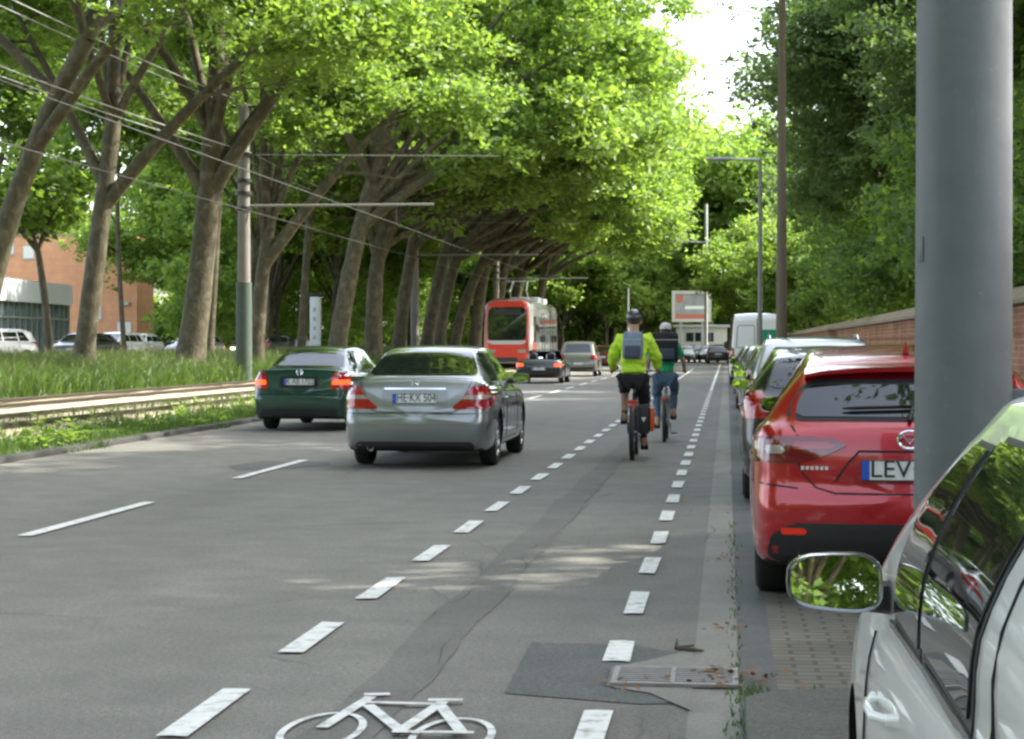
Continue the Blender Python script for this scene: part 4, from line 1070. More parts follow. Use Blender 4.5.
# grasses
def tufts(name, n, xf, yr, hr, wd, zf, mats, seed, bias=1.0, sub=3, ln=.45):
    r = np.random.default_rng(seed)
    y = yr[0] + (yr[1]-yr[0]) * r.random(n)**bias; x = xf(r, n, y)
    z = zf(x); h = hr[0] + (hr[1]-hr[0]) * r.random(n)**1.5
    a = r.random(n)*2*np.pi; w = wd*(.6 + .8*r.random(n)) * (1 + y/60)
    lean = ln*h*(.4 + 1.2*r.random(n)); la = r.random(n)*2*np.pi
    p0 = np.stack([x - np.cos(a)*w, y - np.sin(a)*w, z], 1); p1 = np.stack([x + np.cos(a)*w, y + np.sin(a)*w, z], 1)
    mx_, my_ = x + np.cos(la)*lean*.35, y + np.sin(la)*lean*.35
    p2 = np.stack([mx_ + np.cos(a)*w*.7, my_ + np.sin(a)*w*.7, z + h*.6], 1); p3 = np.stack([mx_ - np.cos(a)*w*.7, my_ - np.sin(a)*w*.7, z + h*.6], 1)
    p4 = np.stack([x + np.cos(la)*lean, y + np.sin(la)*lean, z + h], 1)
    V = np.stack([p0, p1, p2, p3, p4], 1).reshape(-1, 3); b = np.arange(n)[:, None]*5
    q = np.concatenate([b + [0, 1, 2], b + [0, 2, 3], b + [3, 2, 4]])
    me = mesh_np(name, V, q.astype(np.int32), mats)
    return ident(link(name, me), kind='stuff')
def bankz(x): return np.interp(x, xs, zs) - .01
def clumpx(lo, hi, cl=.35):
    def f(r, n, y):
        k = 260; cx = lo + (hi-lo)*r.random(k); cy = y[r.integers(0, n, k)]
        x = lo + (hi-lo)*r.random(n)
        return x
    return f
def patchy(lo, hi, f, amp):
    def g_(r, n, y):
        edge = hi - amp*(.5 + .5*np.sin(y*f) * np.sin(y*f*.37+1))
        return lo + (edge - lo)*r.random(n)**.8
    return g_
tufts('grass', 60000, lambda r, n, y: KX-.1 - r.random(n)**1.3*1.75 - .25*np.sin(y*.9)*r.random(n), (12, 95), (.03, .17), .009, bankz, M_grass, 1, 1.3)
tufts('grass', 5200, lambda r, n, y: -10.2 - r.random(n)*2.2, (18, 80), (.04, .18), .010, lambda x: np.full_like(x, .13), M_grass, 2, 1.2)
tufts('grass', 170000, lambda r, n, y: -17.1 - r.random(n)**.9*5.5, (25, 130), (.15, .78), .009, bankz, M_grass, 3, 1.1, ln=.75)
tufts('dry_grass', 14000, lambda r, n, y: -17.6 - r.random(n)*4.5, (25, 130), (.35, 1.0), .008, bankz, M_straw, 5, 1.1, ln=.6)
tufts('grass', 260, lambda r, n, y: .045 + .02*r.standard_normal(n), (6.3, 16), (.01, .04), .003, lambda x: np.full_like(x, .004), M_grass, 6)
tufts('grass', 500, lambda r, n, y: np.where(r.random(n) < .5, .3 + .5*r.random(n), .12 + .06*r.standard_normal(n)), (7.0, 8.25), (.01, .05), .004, lambda x: np.full_like(x, .004), M_grass, 7)
def broadweeds():
    r = np.random.default_rng(11); V, q = [], []
    for k in range(170):
        y = 16 + 60*r.random()**1.3; x = KX - .3 - 1.7*r.random(); hh = .06 + .3*r.random()**3
        for j in range(26):
            z = .08 + hh*r.random(); a = r.random()*6.28; l = .04 + .05*r.random(); rad = .05 + .16*r.random()
            c = np.array([x + math.cos(a)*rad, y + math.sin(a)*rad, z]); u = np.array([math.cos(a), math.sin(a), .3])*l; v = np.array([-math.sin(a), math.cos(a), 0])*l*.5
            b = len(V); V += [c-u, c+v, c+u, c-v]; q.append([b, b+1, b+2, b+3])
    ident(link('weeds', mesh_np('weeds', V, np.array(q), M_leafB)), kind='stuff')
broadweeds()
# dead leaves and twigs in the gutter
def litter():
    r = np.random.default_rng(5); V, q = [], []
    M_lit = mat('dead_leaf', (.22, .12, .06), .9, noise=.5, nscale=30)
    spots = [(G(722, 680), .10, 34), (G(752, 683), .13, 40), (G(640, 690), .10, 20), (G(725, 632), .06, 14), (G(730, 560), .15, 20), (G(722, 512), .4, 20)]
    for c0, sp_, n_ in spots:
        for k in range(n_):
            c = np.array([c0.x + r.normal()*sp_, c0.y + r.normal()*sp_*1.1, .022 + r.random()*.012]); l = .008 + .02*r.random()
            a = r.random()*6.28; u = np.array([math.cos(a)*l, math.sin(a)*l, r.normal()*.004]); v = np.array([-math.sin(a)*l*.5, math.cos(a)*l*.5, r.normal()*.004])
            b = len(V); V += [c-u, c+v, c+u, c-v]; q.append([b, b+1, b+2, b+3])
    ident(link('leaf_litter', mesh_np('leaf_litter', V, np.array(q), M_lit)), kind='stuff')
litter()
tw = MB(); g0 = G(683, 652)
tw.tube([(g0.x-.03, g0.y+.06, .05), (g0.x-.03, g0.y, .02), (g0.x+.04, g0.y-.04, .018), (g0.x+.10, g0.y-.05, .015)], [.004, .014, .012, .005], 6)
tw.tube([(g0.x-.02, g0.y, .02), (g0.x+.05, g0.y+.02, .03)], [.010, .004], 6)
ident(tw.build('fallen_twig', M_bark2), 'short dark brown twig lying just before the drain grate', 'twig')

# brick wall with stone coping
wl = empty('brick_wall', 'long red brick garden wall with stone coping behind the parked cars', 'wall', (4.05, 0, 0)); wl['kind'] = 'structure'
mb = MB(); mb.box(-.15, 2, -.05, .15, 170, 2.0); mb.build('brickwork', M_brick, wl, smooth=False)
mb = MB(); pr = [(-.27, 1.998), (.27, 1.998), (.27, 2.06), (.06, 2.25), (-.06, 2.25), (-.27, 2.06)]
y = 2.0
while y < 169: 
    vs = [(a, y+.005, b) for a, b in pr] + [(a, y+1.19, b) for a, b in pr]
    mb.add(vs, [(i, (i+1) % 6, 6+(i+1) % 6, 6+i) for i in range(6)] + [(5, 4, 3, 2, 1, 0), (6, 7, 8, 9, 10, 11)]); y += 1.2
mb.build('coping', M_coping, wl, smooth=False)
mb = MB()
for z in (1.0, 1.62): mb.box(-.18, 2, z, -.151, 170, z+.06)
mb.build('string_course', M_brick, wl, smooth=False)

# ---- poles
def pole_big():
    root = empty('steel_pole', 'thick grey painted steel pole between the near white car and the red hatchback', 'pole', (.774, 6.55, .066))
    mb = MB(); prof = [(.0, .0), (.161, 0)] + [(.161 - .0028*z, z) for z in np.linspace(.1, 11, 24)] + [(.0, 11.02)]
    mb.lathe(prof, n=56); mb.build('shaft', M_pole, root, ang=30)
    f = MB(); f.lathe([(.0, 0), (.24, 0), (.24, .03), (.0, .03)], n=40); f.build('foot_plate', M_pole, root, ang=30)
    d = MB(); 
    p = -2.35; x = .165*math.cos(p); yv = .165*math.sin(p)
    a = math.radians(203)
    u = Vector((math.cos(a), math.sin(a), 0)); t = Vector((-u.y, u.x, 0)); r0 = .1565
    vs = []
    for z in (1.655, 1.74):
        for s_ in (-.016, .016):
            for o_ in (.0, .006): vs.append(u*(r0+o_-.002) + t*s_ + Vector((0, 0, z)))
    d.add(vs, [(0, 1, 3, 2), (4, 6, 7, 5), (0, 4, 5, 1), (2, 3, 7, 6), (1, 5, 7, 3), (0, 2, 6, 4)]); d.build('inspection_cover', M_pole, root, bevel=.003)
    # bracket at the rear of the pole
    b = MB(); b.box(.12, -.03, 1.08, .21, .03, 1.24); b.build('bracket', M_pole, root, bevel=.01)
pole_big()
# tall brown lamp post (top out of the picture)
lp = empty('lamp_post', 'tall slim brown tapered post rising between the estate car and the wall', 'lamp post', (X_at(781.5, 29.9), 29.9, .0))
mb = MB(); mb.lathe([(0, 0), (.10, 0), (.095, .6), (.082, 2.), (.06, 5), (.045, 8), (.04, 10), (0, 10.02)], n=20); mb.build('post', M_wood, lp)
mb = MB(); mb.tube([(0, 0, 9.9), (-.1, 0, 10.3), (-.6, 0, 10.6), (-1.6, 0, 10.75)], .03, 8); mb.build('arm', M_wood, lp)
mb = MB(); mb.ball((-1.9, 0, 10.72), (.4, .15, .08)); mb.build('lantern', M_galv, lp)
# lamp post with visible arm to the left
Y2 = 56

lp2 = empty('lamp_post', 'grey street lamp with a flat arm over the road, beyond the brown post', 'lamp post', (X_at(760, Y2), Y2, 0))
hz = CAM_H + (345-161)*Y2/F_PX
mb = MB(); mb.lathe([(0, 0), (.09, 0), (.07, 2), (.05, hz), (0, hz)], n=16); mb.build('post', M_lampgrey, lp2)
mb = MB(); mb.tube([(0, 0, hz-.02), (-.9, 0, hz+.02)], [.04, .03], 8); mb.build('arm', M_galv, lp2)
mb = MB(); mb.box(-1.55, -.14, hz-.03, -.85, .14, hz+.06); mb.build('lantern', M_galv, lp2, bevel=.03)
# far post with two small arms at the end of the street
Y3 = 178
for px, top, arm_y, arm_x, lab, r_ in ((706, 205, 243, 680, 'distant pale mast with a small lamp arm at the end of the street', .17), (743, 222, None, None, 'thin brown far post above the white van', .09), (628, 288, 292, None, 'thin far post standing among the bushes behind the beige people carrier', .1)):
    lpo = empty('far_post', lab, 'post', (X_at(px, Y3), Y3, 0.0)); h_ = CAM_H + (345-top)*Y3/F_PX
    mb = MB(); mb.lathe([(0, 0), (r_, 0), (r_*.85, h_), (0, h_)], n=12); mb.build('shaft', M_wood if px == 743 else M_galv, lpo)
    if arm_x:
        ha = CAM_H + (345-arm_y)*Y3/F_PX; xa = X_at(arm_x, Y3) - X_at(px, Y3)
        mb = MB(); mb.tube([(0, 0, ha), (xa, 0, ha+.1)], .06, 8); mb.build('arm', M_galv, lpo)
        mb = MB(); mb.ball((xa-.3, 0, ha+.08), (.6, .2, .2)); mb.build('lantern', P_white, lpo)
    Y3 += 2

# tram poles with cantilever arms and wires
TX = -17.3
def tram_pole(Y, lab, wrap=True):
    root = empty('tram_pole', lab, 'pole', (TX, Y, .1), group='overhead line poles')
    mb = MB(); mb.lathe([(0, 0), (.25, 0), (.235, 4), (.19, 10.0), (.0, 10.05)], n=20); mb.build('shaft', M_conc, root)
    if wrap:
        mb = MB(); mb.lathe([(.252, .0), (.29, .0), (.28, 3.6), (.24, 3.62)], n=20); mb.build('wrap', M_cgreen, root)
    for z in (6.2, 6.75, 7.2, 8.15): mb = MB(); mb.lathe([(.2, 0), (.30, .0), (.30, .12), (.2, .12)], (0, 0, z), n=16); mb.build('clamp_band', M_black, root)
    mb = MB(); mb.tube([(0, 0, 6.36), (6.9, 0, 6.36)], .045, 8); mb.build('arm', M_lampgrey, root)
    mb = MB(); mb.tube([(0, 0, 8.2), (9.2, 0, 8.05)], .016, 6); mb.build('span_rod', M_lampgrey, root)
    for x in (2.0, 5.55): mb = MB(); mb.tube([(x, 0, 6.34), (x, 0, 5.72)], .03, 6); mb.build('hanger', M_black, root)
    return root
tram_pole(68.8, 'grey concrete tram pole with dark green base wrap and black clamps, nearest one')
tram_pole(107.5, 'tram pole standing among the tree trunks, second along the tracks', False)
tram_pole(146, 'tram pole farthest away, beside the oncoming tram', False)
tram_pole(16, 'tram pole outside the left edge of the picture', False)
def wire(name, pts, r, m, label, group=None, sag=0.):
    mb = MB(); P = []
    for a, b in zip(pts[:-1], pts[1:]):
        a, b = Vector(a), Vector(b)
        for i in range(12):
            t = i/12; p = a.lerp(b, t); p.z -= sag*4*t*(1-t); P.append(p)
    P.append(Vector(pts[-1])); mb.tube(P, r, 5); return ident(mb.build(name, m, smooth=True), label, 'wire', group)
for x, z, lab in ((TX-.3, 10.05, 'upper feeder wire on the tree side of the pole top'), (TX+.3, 10.05, 'upper feeder wire on the track side of the pole top'),
             (TX-.32, 8.35, 'lower feeder wire on the tree side of the pole'), (TX+.32, 8.35, 'lower feeder wire on the track side of the pole')):
    wire('feeder_wire', [(x, 16, z), (x, 68.8, z)], .018, M_galv, lab, 'feeder wires', .35); wire('feeder_wire', [(x, 68.8, z), (x, 107.5, z), (x, 146, z)], .011, M_wire_d, 'far stretch of the ' + lab, 'feeder wires', .35)
for x, nm in ((-11.75, 'near'), (-15.3, 'far')):
    wire('contact_wire', [(x, 16, 5.78), (x, 68.8, 5.78), (x, 107.5, 5.78), (x, 146, 5.78)], .012, M_wire_d, 'thin contact wire over the %s tram track' % nm, 'contact wires', .03)
for k, Y in enumerate((16, 68.8, 107.5, 146)):
    rt = [o for o in bpy.data.objects if o.name.startswith('tram_pole') and o.parent is None and abs(o.location.y - Y) < .1][0]
    for z in (10.02, 8.33): b = MB(); b.box(-.45, -.05, z-.14, .45, .05, z-.06); b.build('crossbar', M_black, rt)

# ------------------------------------------------------------------ trees
def leaf_mesh(name, centres, radii, n_leaf, size, mats, seed, flat=.62, hang=.25, mat_split=.3):
    r = np.random.default_rng(seed)
    C_ = np.array(centres); Rr = np.array(radii); w = Rr**2; w = w / w.sum()
    idx = r.choice(len(C_), n_leaf, p=w)
    d = r.standard_normal((n_leaf, 3)); d /= np.linalg.norm(d, axis=1)[:, None] + 1e-9
    rad = Rr[idx] * (r.random(n_leaf)**.45) * (1 + .18*r.standard_normal(n_leaf))
    P = C_[idx] + d * rad[:, None] * np.array([1, 1, flat])
    # twig clusters: snap groups of leaves together so that gaps open between them
    k = max(1, n_leaf // 9); seeds = P[r.integers(0, n_leaf, k)]
    g_ = r.integers(0, k, n_leaf); near = seeds[g_]
    P = near + r.standard_normal((n_leaf, 3)) * size * np.array([1.5, 1.5, .8])
    nrm = r.standard_normal((n_leaf, 3)); nrm[:, 2] = np.abs(nrm[:, 2]) + .5; nrm /= np.linalg.norm(nrm, axis=1)[:, None]
    a = r.standard_normal((n_leaf, 3)); a -= nrm * (a * nrm).sum(1)[:, None]; a /= np.linalg.norm(a, axis=1)[:, None]
    b = np.cross(nrm, a); s = size * (.6 + .8*r.random(n_leaf))[:, None]
    V = np.stack([P - a*s, P + b*s*.55 - nrm*s*.12, P + a*s, P - b*s*.55 - nrm*s*.12], 1).reshape(-1, 3)
    q = (np.arange(n_leaf)[:, None]*4 + np.arange(4)[None]).astype(np.int32)
    me = mesh_np(name, V, q, mats)
    mi = (r.random(n_leaf) < mat_split).astype(np.int32) if len(mats) > 1 else np.zeros(n_leaf, np.int32)
    me.polygons.foreach_set('material_index', mi)
    return me
def bez(a, b, c, n=7):
    a, b, c = Vector(a), Vector(b), Vector(c)
    return [a*(1-t)**2 + b*2*t*(1-t) + c*t*t for t in [i/n for i in range(n+1)]]
def tree_meshes(seed, H=20, r0=.5, fork=7.5, lean=(0, 0), limbs=5, reach=8.5, over=None, n_leaf=26000, size=.24, mats=None, crown0=6.5, bark_m=None, clump=(1.5, 2.7), top_taper=.6, droop=0., bend=0.4, flat=.62, twigs=True, hole=0.):
    r = random.Random(seed); mb = MB(); C_, Rr = [], []
    top = Vector((lean[0], lean[1], fork)); mid = Vector((lean[0]*.25 + r.uniform(-bend, bend), lean[1]*.4 + r.uniform(-bend, bend), fork*.5))
    tr = bez((0, 0, -.3), mid, top, 12); rad = [r0*(1.35 if i == 0 else 1.12 if i == 1 else 1 - .30*i/12) * (1 + r.uniform(-.04, .04)) for i in range(13)]
    mb.tube(tr, rad, 14)
    a0 = r.uniform(0, 6.28)
    def add_clump(p, k=1.):
        C_.append(tuple(p)); Rr.append(r.uniform(*clump)*k)
    def branch(p, a, l, rise, rr, depth):
        e = p + Vector((math.cos(a)*l, math.sin(a)*l, rise)); m = p.lerp(e, .5) + Vector((r.uniform(-.1, .1)*l, r.uniform(-.1, .1)*l, rise*.18 + .06*l))
        pts = bez(p, m, e, 7); mb.tube(pts, [rr*(1 - .70*i/7) for i in range(8)], 8 if depth < 2 else 5, caps=False)
        if depth >= 2: add_clump(e); return
        for t in ((.45, .72, 1.0) if depth == 0 else (.5, 1.0)):
            q = pts[int(t*7)]
            for _ in range(2 if t == 1.0 or depth == 0 else 1):
                branch(q, a + r.uniform(-1.0, 1.0), l*r.uniform(.32, .52), max(.3, rise*r.uniform(.15, .5)) - droop*l*.4, rr*(1-.5*t)*.6, depth+1)
        add_clump(pts[5], .8)
    for k in range(limbs):
        a = a0 + k*2*math.pi/limbs + r.uniform(-.35, .35); up = r.uniform(.45, .95)*(H-fork)
        l = reach*r.uniform(.55, 1.0)*(1.15 - .5*up/(H-fork))
        start = tr[12 if k % 2 == 0 else r.choice((10, 11, 12))]
        branch(start, a, l, up*.85, r0*r.uniform(.34, .48), 0)
    e = top + Vector((lean[0]*.5, lean[1]*.5, (H-fork)*.8)); pts = bez(top, top.lerp(e, .5) + Vector((r.uniform(-.8, .8), r.uniform(-.8, .8), 0)), e, 8)
    mb.tube(pts, [r0*.66*(1-.85*i/8) for i in range(9)], 10, caps=False)
    for t in (3, 5, 6, 7, 8):
        for _ in range(2): branch(pts[t], r.uniform(0, 6.28), reach*.45*(1 - t*.07), r.uniform(.2, 1.8), r0*.14, 1)
    for bx in (over or []):           # extra limbs: (height on trunk, end dx, dy, z, radius, clumps)
        t, ex, ey, ez, rr = bx[:5]
        s0 = tr[min(12, int(t/fork*12))]; s0 = Vector(s0); e = Vector((ex, ey, ez)); m = s0.lerp(e, .5) + Vector((0, 0, abs(ex)*.12))
        pts = bez(s0, m, e, 10); mb.tube(pts, [rr*(1-.7*i/10) for i in range(11)], 9, caps=False)
        for i in (5, 7, 8, 9, 10):
            branch(Vector(pts[i]), math.atan2(ey, ex) + r.uniform(-1.2, 1.2), r.uniform(1.5, 3.0), r.uniform(-.6, .8) - droop, rr*.3, 1)
    bm_ = bark_m or M_bark
    me_t = None
    o = mb.build('trunk', bm_, None, ang=60, merge=False); me_t = o.data; bpy.data.objects.remove(o)
    keep = [(c, q) for c, q in zip(C_, Rr) if c[2] > crown0]
    C_, Rr = [k[0] for k in keep], [k[1] for k in keep]
    if n_leaf == 0: return me_t, None, C_, Rr
    me_c = leaf_mesh('crown', C_, Rr, n_leaf, size, mats or [M_leafA, M_leafB], seed, flat)
    return me_t, me_c, C_, Rr
def plant(name, meshes, loc, label, cat='tree', group=None, rz=0., sc=1.):
    root = empty(name, label, cat, loc, rz, group); root.scale = (sc, sc, sc)
    link('trunk', meshes[0], root); link('crown', meshes[1], root); return root

# the avenue beside the tracks: each of the near ones with the lean and forks the photo shows
AV = 'plane trees of the avenue beside the tram tracks'
def av(px, Y, dz=BANK): return (X_at(px, Y), Y, dz)
avenue = [
 # px, Y, radius, fork, lean, seed, limbs, over, label
 (-28, 50, .42, 7.6, (2.3, 0), 21, 4, [(6.5, 7.5, -2, 11.5, .2)], 'plane tree cut by the left edge of the photo, its pale knotty trunk leaning inwards'),
 (80, 57, .42, 6.4, (.6, 0), 22, 4, [(5.2, 6.8, 0, 10.8, .24), (6.2, -2.4, 1, 11.2, .2)], 'plane tree with forked trunk in front of the orange building'),
 (187, 66, .64, 6.8, (.5, 0), 23, 5, [(6.2, 5.5, -1, 12, .3), (6.6, -3.4, 0, 12, .25)], 'thickest plane tree of the avenue, just left of the nearest tram pole'),
 (207, 78, .26, 9.0, (.3, 0), 24, 4, None, 'slim mottled plane tree squeezed behind the thickest trunk'),
 (255, 75, .42, 4.6, (.2, 0), 25, 4, [(4.2, 6.2, 0, 10.5, .28), (4.4, 1.6, 0, 11.5, .24)], 'plane tree right behind the nearest tram pole, its low limb reaching over the tracks'),
 (300, 96, .28, 8.5, (.3, 0), 26, 4, None, 'slender dark plane tree left of the white advertising column'),
 (334, 90, .58, 7.2, (1.2, 0), 27, 5, [(6.6, 8.5, 0, 10.5, .28)], 'plane tree immediately right of the white advertising column'),
 (375, 98, .60, 5.8, (.1, 0), 28, 3, [(5.4, 2.2, 0, 9.5, .34), (5.4, -.9, 0, 9.5, .26), (5.8, 9.5, 2, 10.0, .2)], 'plane tree with a pale Y shaped fork above the silver sedan'),
 (397, 106, .50, 8.0, (1.0, 0), 29, 4, [(7, 9.5, 0, 10.4, .22)], 'plane tree just left of the second tram pole'),
 (424, 115, .52, 8.0, (1.6, 0), 30, 4, [(6.5, 11, 0, 9.8, .26)], 'plane tree just right of the second tram pole'),
 (438, 124, .50, 8.2, (1.8, 0), 31, 4, [(6.5, 12, 0, 9.0, .26)], 'dark plane trunk halfway between the second tram pole and the tram'),
 (452, 133, .50, 8.0, (2.8, 0), 32, 4, [(6.5, 13, 0, 9.5, .24)], 'sunlit leaning plane tree closest to the red tram'),
]
OVER_ROAD = [(7, 11.5, -1, 11.5, .24), (7, 10, 3, 13.5, .2), (7.2, 11.8, 1, 15.0, .2), (7.5, 9.5, 0, 18, .2), (7.5, 11.5, 2, 17.8, .18), (7.5, 7, 2, 20, .2)]
for i, (px, Y, r0, fk, ln, sd_, nl, ov, lab) in enumerate(avenue):
    ms = tree_meshes(sd_, H=random.Random(sd_).uniform(19, 22), r0=r0*.80, fork=fk*1.18, lean=(ln[0]*1.25 + .3, 0), limbs=nl, over=(ov or []) + (OVER_ROAD if Y > 85 and r0 > .4 else []), n_leaf=60000 if r0 > .3 else 22000,
                     size=.12 if Y < 80 else .17, crown0=9.2 if Y < 85 else 7.8, reach=7.2 if r0 > .3 else 4.5, clump=(1.0, 2.1))
    plant('plane_tree', ms, av(px, Y), lab, group=AV)
# further along the avenue, seen only as crowns over the road
far_ms = [tree_meshes(60+k, H=22, r0=.5, fork=8, lean=(1.2, 0), limbs=6, over=OVER_ROAD, n_leaf=48000, size=.22, crown0=7.0, reach=9.5, clump=(1.6, 2.8)) for k in range(2)]
for k, (x, Y, rz) in enumerate(((-18.6, 143, 0), (-18.4, 153, .4), (-18.2, 164, -.3), (-17.5, 176, .2))):
    plant('plane_tree', far_ms[k % 2], (x, Y, BANK), 'plane tree far down the avenue, hidden behind the tram with its crown over the street', group='plane trees beyond the tram', rz=rz)
# second row of the avenue, across the promenade
back_ms = [tree_meshes(80+k, H=19, r0=.34, fork=6.5, lean=(.3, 0), limbs=5, n_leaf=40000, size=.19, crown0=6.6, reach=7.5, clump=(1.6, 2.7)) for k in range(3)]
r3 = random.Random(9)
kk = 0
for Y in (112, 139, 168):
    for x in (-27.5,):
        plant('plane_tree', back_ms[kk % 3], (x + r3.uniform(-.8, .8), Y + r3.uniform(-2, 2), BANK), 'slimmer plane tree of the second row behind the avenue', group='plane trees of the second row', rz=r3.uniform(0, 6.28), sc=r3.uniform(.9, 1.08)); kk += 1
plant('plane_tree', back_ms[1], (X_at(-20, 100), 100, BANK), 'plane tree behind the glass hall at the left edge of the photo')
# green mass far left beyond the other carriageway
lime_ms = [tree_meshes(90+k, H=17, r0=.3, fork=3.5, lean=(.2, .2), limbs=7, n_leaf=42000, size=.24, crown0=.7, reach=7, clump=(1.6, 2.8), droop=.35, mats=[M_leafB, M_leafA]) for k in range(3)]
kk = 0
for x, Y in ((-40, 172), (X_at(196, 158), 158), (-52, 205), (-38, 205), (-70, 196), (-82, 210), (-96, 205), (-47, 232), (-32, 238), (-66, 236), (-27, 196), (-34, 148), (-50, 185), (-33, 172), (-33, 140), (-30, 126), (-30, 150), (-31, 215)):
    plant('lime_tree', lime_ms[kk % 3], (x, Y, BANK), 'leafy lime tree in the green mass beyond the other carriageway', group='lime trees beyond the other carriageway', rz=kk*1.3, sc=r3.uniform(.9, 1.15)); kk += 1
# small street trees left of the first trunks
sm = tree_meshes(101, H=6.6, r0=.16, fork=4.2, lean=(-.5, 0), limbs=5, reach=2.4, n_leaf=3000, size=.17, crown0=3.2, clump=(.6, 1.1), bark_m=M_bark)
plant('young_tree', sm, (X_at(52, 66), 66, BANK), 'young tree with a low leafy crown in front of the glass hall')
sm2 = tree_meshes(102, H=13, r0=.13, fork=7.6, lean=(-.4, 0), limbs=4, reach=4, n_leaf=7000, size=.2, crown0=6.8, clump=(.9, 1.6), bark_m=M_bark2)
plant('slender_tree', sm2, (X_at(126, 88), 88, BANK), 'thin dark stemmed tree before the right end of the orange building')
# end of the street
end_ms = [tree_meshes(110+k, H=h_, r0=.3, fork=2.5, lean=(.2, .2), limbs=8, n_leaf=36000, size=.27, crown0=.5, reach=h_*.42, clump=(1.4, 2.4), droop=.4, mats=[M_leafB, M_leafA]) for k, h_ in enumerate((11, 13))]
bright_ms = tree_meshes(115, H=15, r0=.3, fork=4, lean=(.2, 0), limbs=8, n_leaf=42000, size=.22, crown0=1.0, reach=6.5, clump=(1.4, 2.4), droop=.3, mats=[M_leafB, M_leafA])
kk = 0
for px, Y, sc in ((470, 205, 1.2), (500, 218, 1.25), (530, 206, 1.1), (560, 212, 1.2), (588, 204, 1.0), (612, 212, 1.15), (640, 200, .8), (662, 204, .75), (455, 232, 1.7), (495, 240, 1.7), (540, 236, 1.6), (585, 240, 1.5), (625, 236, 1.3), (655, 240, 1.1), (690, 252, 1.0), (716, 250, .95), (745, 240, 1.1), (770, 232, 1.2)):
    plant('broadleaf_tree', end_ms[kk % 2], (X_at(px, Y), Y, 0), 'rounded green tree in the bank of foliage closing the street', group='trees closing the end of the street', rz=kk*.9, sc=sc); kk += 1
for px, Y, sc, lab in ((560, 192, .85, 'sunlit yellow green tree overhanging the road behind the tram'), (604, 195, .8, 'sunlit yellow green tree left of the billboard'), (640, 216, 1.0, 'sunlit yellow green tree rising directly behind the cyclists')):
    plant('broadleaf_tree', bright_ms, (X_at(px, Y), Y, 0), lab, rz=kk*.7, sc=sc); kk += 1
# right hand side, behind the brick wall
rt_ms = [tree_meshes(130+k, H=17.5, r0=.35, fork=3.5, lean=(-.6, 0), limbs=8, n_leaf=75000, size=.115, crown0=1.9, reach=5.2, clump=(1.3, 2.2), droop=.35, mats=[M_leafD, M_leafC], bark_m=M_bark2) for k in range(2)]
rb_ms = [tree_meshes(140+k, H=5.6, r0=.12, fork=1.2, lean=(0, 0), limbs=7, n_leaf=15000, size=.10, crown0=.9, reach=2.6, clump=(.7, 1.2), droop=.2, mats=[M_leafC, M_leafB], bark_m=M_bark2) for k in range(2)]
kk = 0
RT = ((9.6, 22), (11.5, 31), (9.3, 39), (8.8, 49), (8.4, 60), (7.9, 72), (9.4, 85), (9.6, 99), (9.8, 114), (9.8, 130), (9.6, 147), (9.6, 165), (15, 44), (14, 70), (14, 100))
for x, Y in RT:
    plant('dark_tree', rt_ms[kk % 2], (x, Y, 0), 'tall dense dark green tree rising behind the brick wall', group='dark trees behind the brick wall', rz=kk*1.1, sc=r3.uniform(.95, 1.1) * (1.18 if Y < 45 else 1)); kk += 1
for x, Y, sc in ((6.3, 24.5, .75), (6.4, 29, .85), (6.3, 34, .95), (6.2, 40, 1.0), (6.3, 47, 1.0), (6.2, 55, 1.0), (6.3, 64, 1.05), (6.3, 75, 1.05), (6.3, 88, 1.1), (6.2, 104, 1.1), (6.2, 122, 1.1)):
    plant('garden_shrub', rb_ms[kk % 2], (x, Y, 0), 'fresh green shrub leaning over the brick wall coping', 'shrub', group='shrubs along the brick wall', rz=kk*1.7, sc=sc); kk += 1
for px, Y, sc, o_ in ((700, 205, 1.5, 0), (728, 212, 1.6, 0), (757, 200, 1.45, 0), (715, 150, 1.0, 11.5)):
    plant('broadleaf_tree', bright_ms, (X_at(px, Y) + o_, Y, 0), 'tall light green tree closing the lower end of the sky gap', group='tall trees at the end of the sky gap', rz=kk*.7, sc=sc); kk += 1
for px, Y, sc in ((738, 140, .62), (722, 160, .62), (744, 172, .8), (760, 120, .55)):
    plant('broadleaf_tree', bright_ms, (X_at(px, Y) + (3.2 if Y < 175 else 0), Y, 0), 'fresh green street tree seen over the white van', group='street trees over the white van', rz=kk*.7, sc=sc); kk += 1
# behind the camera, so that windows, mirrors and paint have a street to reflect
for x, Y in ((-18.5, 34), (-18.5, 25), (-18.5, 15), (-16, -60)):
    plant('plane_tree', far_ms[kk % 2], (x, Y, BANK), 'plane tree of the avenue behind the viewer', group='plane trees behind the viewer', rz=(kk % 3 - 1)*.3, sc=1.0); kk += 1
for x, Y in ((-21, -6), (-21, -20), (-20.5, -34), (-20, -50)):
    plant('lime_tree', lime_ms[kk % 3], (x, Y, BANK), 'leafy lime tree beside the tracks behind the viewer', group='lime trees behind the viewer', rz=kk*.7); kk += 1
for x, Y in ((-14, -62), (-6, -66), (2, -64), (9.5, 10), (8.8, -6), (8.5, -22), (8.5, -42), (-2, -75), (-10, -80), (6, -78)):
    plant('dark_tree', rt_ms[kk % 2], (x, Y, 0), 'dense tree of the street behind the viewer', group='dark trees behind the viewer', rz=kk*.7, sc=1.12); kk += 1

